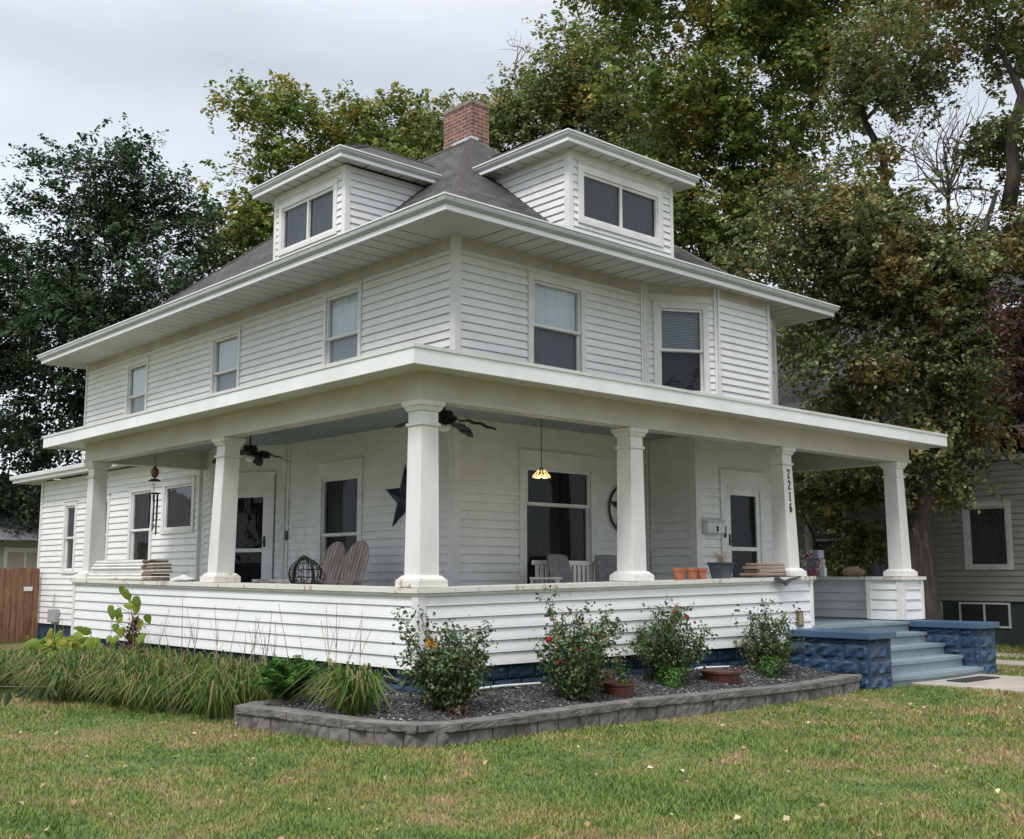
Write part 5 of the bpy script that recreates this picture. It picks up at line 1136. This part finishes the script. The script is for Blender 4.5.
tree('bushy dark tree seen through the right end of the porch', 'tree', (15.4, 4.3, GY), .10,
     [(15.2, 4.2, 2.2, .55, 1.0), (15.2, 4.3, 3.4, .7, .7), (15.1, 6.6, 4.2, 1.2, .5), (15.2, 4.5, 1.2, .5, .6)],
     M['bark'], M['leaf_olive'], 22000, .10, 300, 71, spread=.26)
tree('dark dense trees far behind the neighbouring house', 'trees', (24, 22, GY), .35,
     [(22, 22, 5, 4, 4), (26, 18, 6, 4, 4), (28, 12, 7, 4, 5), (18, 28, 5, 4, 4)], M['bark'], M['leaf_dark'], 30000, .28, 420, 81, spread=.8, twigs=0)
# added unseen tree line behind the viewer: darkens low sky, mirrors in panes
Rb = np.random.default_rng(99); q_ = []
for k in range(16):
    a = radians(YAW + 180 - 80 + k * 10.5); dd = Rb.uniform(30, 38); c = np.array((CAMX + dd * cos(a), CAMY + dd * sin(a), Rb.uniform(5.5, 8))); q_.append(c + np.clip(Rb.normal(size=(2600, 3)), -2, 2) * (2.4, 2.4, 2.6))
q_ = np.concatenate(q_); rng = np.random.default_rng(100)
tag(leaf_mesh('added_treeline', q_, Rb.normal(size=q_.shape) + (0, 0, .8), .5 * Rb.uniform(.5, 1.3, len(q_)), M['leaf_dark']), 'added tree line out of view, darkening the low sky and mirrored in the window panes', 'trees', kind='stuff')
# bare dead tree limbs against the sky
def deadtree(label, base, pts, seed, nb=26, r0=.16, spr=1.0):
    R_ = np.random.default_rng(seed); o = thing('bare_tree', base, label, 'bare tree'); b = MB()
    P = [np.array(p, float) for p in pts]; rr = [r0 * (1 - .7 * i / (len(P) - 1)) for i in range(len(P))]; b.tube(P, rr, 8); b.build('trunk', M['greybark'], o, smooth=True); b = MB()
    def rec(p, d, L, r, dep):
        n = 4; q_ = [p]
        for i in range(n): d = d + R_.normal(size=3) * .22 + np.array((0, 0, .05)); d /= np.linalg.norm(d); q_.append(q_[-1] + d * L / n)
        b.tube(q_, [r * (1 - .6 * i / n) for i in range(n + 1)], 4, False)
        if dep: 
            for _ in range(3): k = R_.integers(1, n + 1); e_ = d + R_.normal(size=3) * .7; rec(q_[k], e_ / np.linalg.norm(e_), L * .62, r * .5, dep - 1)
    for _ in range(nb):
        k = R_.uniform(.35, 1) * (len(P) - 1); i = min(int(k), len(P) - 2); p = P[i] + (P[i + 1] - P[i]) * (k - i); d = R_.normal(size=3) * (.8, .8, .5) + np.array((0, 0, .5)); rec(p, d / np.linalg.norm(d), 1.5 * spr, .035, 2)
    b.build('branch', M['greybark'], o)
deadtree('bare grey dead branches against the sky above the chimney', (15.4, 15.6, GY), [(15.4, 15.6, 0), (15.2, 14.9, 9), (14.9, 14.5, 13.5), (14.5, 14.5, 16.2)], 3, 12, .09, .95)
deadtree('pale bare treetop in the sky gap between the right-hand trees', (22, 5.2, GY), [(22, 5.2, 0), (22, 5.1, 7), (21.8, 5.0, 10), (21.8, 4.9, 12.5)], 5, 30, .12, 1.3)
# fallen twigs on the right end of the porch roof
tw = thing('fallen_twigs', (9.6, 1.6, 3.7), 'tangle of dead twigs lying on the right end of the porch roof', 'twigs'); b = MB()
for _ in range(46):
    p = np.array((random.uniform(8.9, 10.2), random.uniform(.6, 2.2), 3.74)); d = rng.normal(size=3) * (1, 1, .25); d /= np.linalg.norm(d); L = random.uniform(.3, .9); h = random.uniform(.04, .34)
    b.tube([p, p + d * L * .35 + np.array((0, 0, h)), p + d * L * .7 + np.array((0, 0, h * .9)), p + d * L + np.array((0, 0, h * .3))], [.012, .010, .007, .004], 4)
b.build('twig', M['greybark'], tw)
# ---- rose bushes
def rose(label, x, y, w, h, seed, leaves, flowers=(), dx=0, dense=1., mat='leaf_rose'):
    R_ = np.random.default_rng(seed); z0 = bedz(x, y); o = thing('rose_bush', (x, y, z0), label, 'rose bush', 'rose bushes in the block-edged bed'); b = MB(); tips = []
    for k in range(int(15 * dense) + 3):
        a = R_.uniform(0, 2 * pi); r = w / 2 * R_.uniform(.05, 1) ** .7; hh = h * R_.uniform(.42, .88) * (1 - .25 * (r / (w / 2)) ** 2)
        if k % 5 == 0: r *= 1.25; hh = h * R_.uniform(.75, 1.05)
        e_ = np.array((x + r * cos(a) + dx * hh / h, y + r * sin(a) * .8, z0 + hh)); s_ = np.array((x + R_.normal() * .05, y + R_.normal() * .05, z0 - .02))
        m_ = s_ * .45 + e_ * .55 + np.array((R_.normal() * .05, R_.normal() * .05, .06)); b.tube([s_, m_, e_], [.009, .006, .003], 5)
        for f in np.linspace(.18, 1, 10):
            p = (s_ * (1 - f) ** 2 + 2 * m_ * f * (1 - f) + e_ * f * f); tips.append(p)
            for _ in range(2):
                t_ = p + R_.normal(size=3) * (.085, .085, .06); b.tube([p, t_], [.003, .002], 3, False); tips.append(t_)
    b.build('stem', M['stem'], o); T = np.array(tips); T = T[T[:, 2] > z0 + .03]; c = T[R_.integers(len(T), size=leaves)]; k = R_.normal(size=(leaves, 3)) * .035
    leaf_mesh('foliage', c + k, k + np.array((0, 0, .03)) + R_.normal(size=(leaves, 3)) * .03, .043 * R_.uniform(.6, 1.4, leaves), M[mat], o, .65)
    for (fx, fy, fz, fr) in flowers:
        c = np.array((x + fx, y + fy, z0 + fz)); k = R_.normal(size=(40, 3)); k /= np.linalg.norm(k, axis=1, keepdims=True); k *= R_.uniform(.5, 1.25, (40, 1)) * (1, 1, .8); leaf_mesh('flower', c + k * fr * .5, k + R_.normal(size=k.shape) * .4, fr * R_.uniform(.6, 1.4, 40), M['petal'], o, .9)
    return o
r1 = rose('dense rose bush nearest the viewer at the porch corner, with one orange leaf cluster', -.12, -.62, .94, .84, 1, 5200, (), 0, 1.6)
k = rng.normal(size=(26, 3)) * .022; leaf_mesh('orange_leaf', np.array((-.50, -.85, .78)) + k, k + .02, np.full(26, .045), M['orange'], r1)
rose('tall sprawling rose bush with red blooms, second from the porch corner', 1.46, -.66, 1.15, 1.02, 2, 5200, ((-.40, -.12, .62, .038), (-.28, -.15, .40, .032), (.40, -.1, .62, .03), (-.30, -.1, .82, .016), (-.13, -.3, .52, .03), (.1, -.3, .66, .018)), .30, 1.5)
rose('rose bush with a red bloom at its top, between the two round planters', 3.30, -.42, 1.1, .92, 3, 4600, ((.05, -.1, .80, .045), (.25, -.1, .74, .034), (.0, -.15, .86, .025), (.2, -.25, .68, .02)), .1, 1.1)
rose('slender open rose bush nearest the steps', 5.25, -.42, .95, .92, 4, 2900, ((.1, -.2, .62, .014),), .0, .9)
for (x_, y_, h_, w_, lab, mat, n_, s_) in ((2.14, -.78, .20, .15, 'small bright green seedling growing in a brown-red planter', 'leaf_fern', 130, .035), (3.15, -.62, .22, .30, 'low bright green weeds at the foot of a rose bush', 'leaf_fern', 420, .035), (5.0, -.62, .26, .30, 'low green weeds at the foot of the slender rose bush', 'leaf_fern', 340, .035), (-.15, -.85, .10, .3, 'reddish-brown fallen leaves under the corner rose bush', 'leaf_red', 200, .03)):
    z0 = bedz(x_, y_) + (.13 if n_ == 130 else 0); o = thing('small_plant', (x_, y_, z0), lab, 'plant'); k = rng.uniform(-1, 1, (n_, 3)) * (w_ / 2, w_ / 2, h_ / 2); b = MB()
    for _ in range(7): b.tube([(x_, y_, z0 - .01), (x_ + random.uniform(-1, 1) * w_ * .3, y_ + random.uniform(-1, 1) * w_ * .3, z0 + h_ * .8)], .003, 4)
    b.build('stem', M['stem'], o); leaf_mesh('foliage', np.array((x_, y_, z0 + h_ / 2)) + k, k + np.array((0, 0, .08)), s_ * rng.uniform(.6, 1.3, n_), M[mat], o)
# ---- daylilies, strap leaves arching outwards
def daylily(cx, cy, n, L, w, o=None, bias=(-.8, -.5), mat='daylily', rad=.13, z=None):
    a = rng.uniform(0, 2 * pi, n); r = rng.uniform(0, rad, n); zb = GY if z is None else z
    b = np.stack([cx + r * np.cos(a), cy + r * np.sin(a), np.full(n, zb)], 1); d = np.stack([np.cos(a) + bias[0], np.sin(a) + bias[1]], 1); d /= np.linalg.norm(d, axis=1, keepdims=True)
    LL = L * rng.uniform(.55, 1.15, n); fl = rng.uniform(.45, .95, n)[:, None]
    m_ = b + np.concatenate([d * LL[:, None] * .36 * fl, (LL * rng.uniform(.48, .66, n))[:, None]], 1); t_ = b + np.concatenate([d * LL[:, None] * 1.0 * fl, (LL * rng.uniform(.04, .52, n))[:, None]], 1)
    return b, m_, t_, np.full(n, w) * rng.uniform(.7, 1.2, n)
def lily_front(y): return -1.25 - .17 * (y - .9) if y < 9 else -2.63 - .05 * (y - 9)
parts = []; yy = 1.75
while yy < 10.5:
    x1 = lily_front(yy); xx = -.30 if yy < 9.2 else 1.4
    while xx > x1: parts.append(daylily(xx + random.uniform(-.1, .1), yy + random.uniform(-.12, .12), 54 if yy < 8 else 30, (.78 if xx > x1 + .35 else .66) * (1 if yy < 5.5 else max(.55, 1 - .12 * (yy - 5.5))), .019)); xx -= .30
    yy += .30
B_, M_, T_, W_ = [np.concatenate([p[i] for p in parts]) for i in range(4)]
dl = blade_mesh('daylily_border', B_, T_, M_, W_, M['daylily']); tag(dl, 'long border of arching yellow-green daylily leaves along the left porch wall', 'daylilies', kind='stuff')
for (cx, cy, lab) in ((-.55, .50, 'daylily clump inside the block wall between the ferny plant and the corner rose'), (-.72, -.02, 'small daylily clump nearest the corner rose bush')):
    o = thing('daylily_clump', (cx, cy, .1), lab, 'daylily', 'daylily clumps inside the block wall'); ps = [daylily(cx + dx, cy + dy, 60, .62, .024, z=.10) for dx, dy in ((0, 0), (.15, .2), (-.1, -.15))]; B_, M_, T_, W_ = [np.concatenate([p[i] for p in ps]) for i in range(4)]; blade_mesh('foliage', B_, T_, M_, W_, M['daylily'], o)
# ferny bright green plant
fp = thing('leafy_plant', (-.85, 1.05, .1), 'bright green feathery-leaved plant at the left end of the block wall', 'plant'); b = MB(); pos = []; nr = []
for k in range(46):
    a = random.uniform(0, 2 * pi); r = random.uniform(.1, .46); s_ = np.array((-.80, 1.10, .08)); e_ = s_ + np.array((r * cos(a), r * sin(a), .50 - r * .45 + random.uniform(-.08, .05))); m_ = (s_ + e_) / 2 + np.array((0, 0, .10)); b.tube([s_, m_, e_], [.005, .004, .002], 4)
    for f in np.linspace(.3, 1, 11):
        p = s_ * (1 - f) ** 2 + 2 * m_ * f * (1 - f) + e_ * f * f; sd = np.cross(e_ - s_, (0, 0, 1)); sd /= np.linalg.norm(sd)
        for sg in (-1, 1): pos.append(p + sd * sg * .04 * (1.2 - f * .5)); nr.append(np.array((0, 0, 1)) + rng.normal(size=3) * .35)
        pos.append(p + rng.normal(size=3) * .02); nr.append(np.array((0, 0, 1)) + rng.normal(size=3) * .4)
b.build('stem', M['stem'], fp); leaf_mesh('foliage', np.array(pos), np.array(nr), .085 * rng.uniform(.6, 1.2, len(pos)), M['leaf_fern'], fp, .45)
def big_leaves(name, P, tips, L, wd, mat, parent):
    q = MB()
    for p0, tp_, l in zip(P, tips, L):
        dn = np.array(tp_, float); dn /= np.linalg.norm(dn); sd = np.cross(dn, (-.6, -.75, .25)); sd /= np.linalg.norm(sd) + 1e-6; fw = np.cross(dn, sd); b0 = len(q.v)
        prof = [(0, .0), (.04, .55), (.16, .92), (.32, 1.0), (.5, .9), (.68, .62), (.84, .3), (1, 0)]
        for t, w_ in prof:
            c = p0 + dn * l * t + fw * .16 * l * t * t
            for sg in (-1, 0, 1): q.v.append(tuple(c + sd * sg * l * wd * w_ + fw * (.10 * l * w_ if sg else 0) + (0, 0, .0)))
        for i in range(len(prof) - 1):
            for j in (0, 1): q.f.append((b0 + i * 3 + j, b0 + i * 3 + j + 1, b0 + i * 3 + j + 4, b0 + i * 3 + j + 3)); q.uv.append([(0, 0)] * 4)
    return q.build(name, M[mat], parent, smooth=True)
# broad-leaved yellow-green plant and sapling
bp = thing('broadleaf_plant', (-.6, 7.0, GY), 'broad yellow-green leaved plant rising from the daylilies by the left column', 'plant'); pos = rng.normal(size=(120, 3)) * (.26, .55, .10) + np.array((-.7, 7.1, .38)); b = MB()
for p in pos[:40]: b.tube([(p[0] * .5 - .35, p[1] * .6 + 2.8, GY), tuple(p)], .006, 4)
b.build('stem', M['stem'], bp); big_leaves('foliage', pos, rng.normal(size=(120, 3)) * (.8, .8, .3) + np.array((-.4, .1, -.25)), .19 * rng.uniform(.5, 1.3, 120), .26, 'leaf_lime', bp)
sp = thing('sapling', (-.35, 6.0, GY), 'thin sapling with drooping lime-green leaves against the left porch wall', 'sapling'); b = MB(); pos = []
stp = [np.array((-.35, 6.0, GY)), np.array((-.37, 6.02, .4)), np.array((-.36, 5.9, .8)), np.array((-.35, 6.08, 1.16))]; b.tube(stp, [.014, .011, .008, .004], 6)
for z, y, L in ((.45, 6.0, .3), (.55, 6.0, -.35), (.70, 5.95, .32), (.8, 5.92, -.35), (.92, 5.98, .3), (1.0, 6.0, -.3), (1.12, 6.06, .05), (.35, 6, -.25), (.62, 5.97, .2)):
    e_ = np.array((-.42, y + L, z + .05)); b.tube([(-.36, y, z - .05), tuple(e_)], .004, 4)
    for _ in range(4): pos.append(e_ + rng.normal(size=3) * (.03, .10, .05) - (0, 0, .03))
b.build('stem', M['stem'], sp); pos = np.array(pos); big_leaves('foliage', pos, rng.normal(size=pos.shape) * .35 + np.array((0, 0, -1)), .15 * rng.uniform(.7, 1.15, len(pos)), .34, 'leaf_lime', sp)
dk = thing('seed_stalk', (-.5, 5.5, GY), 'dark brown dried seed stalk standing among the daylilies', 'seed stalk'); b = MB(); b.tube([(-.5, 5.55, GY), (-.5, 5.55, .85)], .008, 5); b.build('stem', M['brownwood'], dk); k = rng.normal(size=(150, 3)) * (.045, .045, .11) + np.array((-.5, 5.55, .62)); leaf_mesh('seed_head', k * (1, 1, .9) + (0, 0, .05), rng.normal(size=(150, 3)), np.full(150, .06), M['leaf_red'], dk)
# dry flower stalks
parts_ = [(random.uniform(-.9, -.25), y, random.uniform(.75, 1.2)) for y in (5.1, 4.7, 4.2, 3.9, 3.3, 3.0, 2.6, 2.2, 1.9, 1.5, 1.2, .8, .5, .1, 6.6, 7.4, 3.6, 4.45, 4.0, 3.15, 2.8, 2.4, 2.05, 1.7, 5.4, 5.9, 6.3, 1.35, .95, .65)]
ds = thing('dry_stalks', (-.5, 3, GY), 'thin leafless dry flower stalks standing up in front of the white porch siding', 'dry stalks')
for (x_, y_, h_) in parts_:
    b = MB(); dx, dy = random.uniform(-.12, .12), random.uniform(-.22, .22); tp_ = np.array((x_ + dx, y_ + dy, GY + h_)); b.tube([(x_, y_, GY), (x_ + dx * .3, y_ + dy * .4, GY + h_ * .55), tuple(tp_)], [.0055, .0045, .0025], 4)
    if random.random() < .6:
        for sg in (-1, 1): b.tube([(x_ + dx * .3, y_ + dy * .4, GY + h_ * .6), (x_ + dx, y_ + dy * .5 + sg * .10, GY + h_ * .85)], [.003, .002], 3)
    b.build('stalk', M['drystem'], ds)
# ---- lawn blades: every blade a curved strip
def lawn_points(n, rmin, rmax):
    a = np.radians(YAW) + np.radians(rng.uniform(-29, 29, n)); u = rng.random(n); r = np.exp(np.log(rmin) + u * (np.log(rmax) - np.log(rmin))); return np.stack([CAMX + r * np.cos(a), CAMY + r * np.sin(a)], 1), r
P, r = lawn_points(330000, 4.2, 26.)
def outside(x, y):
    if x > .0 and y > -.02 and y < 17: return False if x < 10.1 else True
    if 6.24 < x < 10.05 and y > -1.3: return False
    if 7.28 < x < 9.32 and y < -1.2: return False
    if 11.45 < x < 12.35 or 13.15 < x < 14.05: return False
    if .0 > x > lily_front(max(y, .9)) + .05 and y > .6: return False
    return True
bedp = np.array(WP + [(6.3, .1), (.06, .1), (.06, 1.25)])
def np_in(P, poly):
    c = np.zeros(len(P), bool); j = len(poly) - 1
    for i in range(len(poly)):
        yi_, yj = poly[i][1], poly[j][1]; xi_, xj = poly[i][0], poly[j][0]; hit = ((yi_ > P[:, 1]) != (yj > P[:, 1])) & (P[:, 0] < (xj - xi_) * (P[:, 1] - yi_) / (yj - yi_ + 1e-12) + xi_); c ^= hit; j = i
    return c
keep = ~np_in(P, bedp) & np.array([outside(x, y) for x, y in P]); P, r = P[keep], r[keep]; n = len(P)
patch = .5 + .5 * np.sin(P[:, 0] * 1.3 + 2 * np.sin(P[:, 1] * .8)) * np.sin(P[:, 1] * 1.7 + 1.5 * np.sin(P[:, 0] * .9))
h = (.015 + .018 * patch) * rng.uniform(.5, 1.5, n) * (1 + .02 * r); zg = GY + .018 * np.sin(P[:, 0] * 1.1 + P[:, 1] * .7) * np.sin(P[:, 1] * .9 - P[:, 0] * .3)
b0 = np.stack([P[:, 0], P[:, 1], zg - .004], 1); d = rng.normal(size=(n, 2)) * .55 * h[:, None]
blade_mesh('grass', b0, b0 + np.concatenate([d, h[:, None]], 1), b0 + np.concatenate([d * .35, h[:, None] * .6], 1), .0035 + .00062 * r, M['grass'])
tag(bpy.data.objects['grass'], 'patchy green and straw-coloured lawn grass', 'grass', kind='stuff')
P, r = lawn_points(900, 4.4, 22); keep = ~np_in(P, bedp) & np.array([outside(x, y) for x, y in P]); P = P[keep]; n = len(P)
M['fallen'] = leafmat('fallen_leaf', [(0, G(.20, .10, .05)), (.5, G(.38, .25, .12)), (.8, G(.55, .46, .30)), (1, G(.62, .55, .42))], None, .7, .1)
sel = rng.random(n) < .75; P = P[sel]; n = len(P)
fl_ = leaf_mesh('fallen_leaves', np.stack([P[:, 0], P[:, 1], np.full(n, GY + .045)], 1), np.stack([rng.normal(size=n) * .5, rng.normal(size=n) * .5, np.ones(n)], 1), rng.uniform(.02, .055, n), M['fallen'], None, .8); tag(fl_, 'scattered tan and brown fallen leaves on the lawn', 'fallen leaves', kind='stuff')
# ---- shrub whose twigs reach into the lower left corner, close to the viewer
fs = thing('foreground_shrub', (-6.75, -7.0, GY), 'grey-green leafy twigs of a near shrub reaching in at the lower left', 'shrub'); b = MB()
b.tube([(-6.75, -7.0, GY), (-6.7, -7.05, .7), (-6.52, -7.2, 1.20), (-6.34, -7.338, 1.224), (-6.289, -7.391, 1.224)], [.010, .006, .003, .0012, .0006], 5); b.tube([(-6.7, -7.05, .7), (-6.6, -7.4, .95), (-6.44, -7.62, 1.125)], [.007, .004, .002], 5); b.build('stem', M['stem'], fs)
right = np.array((sin(radians(YAW)), -cos(radians(YAW)), 0)); q = MB()
for (px_, py_, pz_, L, tl, wd) in ((-6.340, -7.338, 1.222, .030, .10, .26), (-6.330, -7.348, 1.222, .036, -.15, .3), (-6.318, -7.360, 1.224, .026, .35, .3), (-6.300, -7.379, 1.224, .034, -.45, .3), (-6.289, -7.391, 1.224, .024, .7, .28), (-6.312, -7.367, 1.221, .028, -.9, .25), (-6.445, -7.617, 1.122, .022, .8, .4), (-6.450, -7.612, 1.118, .024, -.5, .35)):
    p0 = np.array((px_, py_, pz_)); dn = np.array((0, 0, -1)) * cos(tl) + right * sin(tl); L *= .72; wd *= .7; sd = np.cross(dn, np.cross(right, (0, 0, 1))); sd /= np.linalg.norm(sd); fw = np.cross(dn, sd)
    prof = [(0, 0), (.15, .45), (.35, .9), (.55, 1.0), (.75, .7), (.9, .3), (1, 0)]
    for a, b_i in zip(prof[:-1], prof[1:]):
        for sg in (-1, 1):
            q.quad([p0 + dn * L * a[0] - fw * .12 * L * a[0] ** 2, p0 + dn * L * b_i[0] - fw * .12 * L * b_i[0] ** 2, p0 + dn * L * b_i[0] + sd * sg * L * wd * b_i[1] - fw * (.12 * L * b_i[0] ** 2 - .08 * L * b_i[1]), p0 + dn * L * a[0] + sd * sg * L * wd * a[1] - fw * (.12 * L * a[0] ** 2 - .08 * L * a[1])])
q.build('foliage', M['foreleaf'], fs)
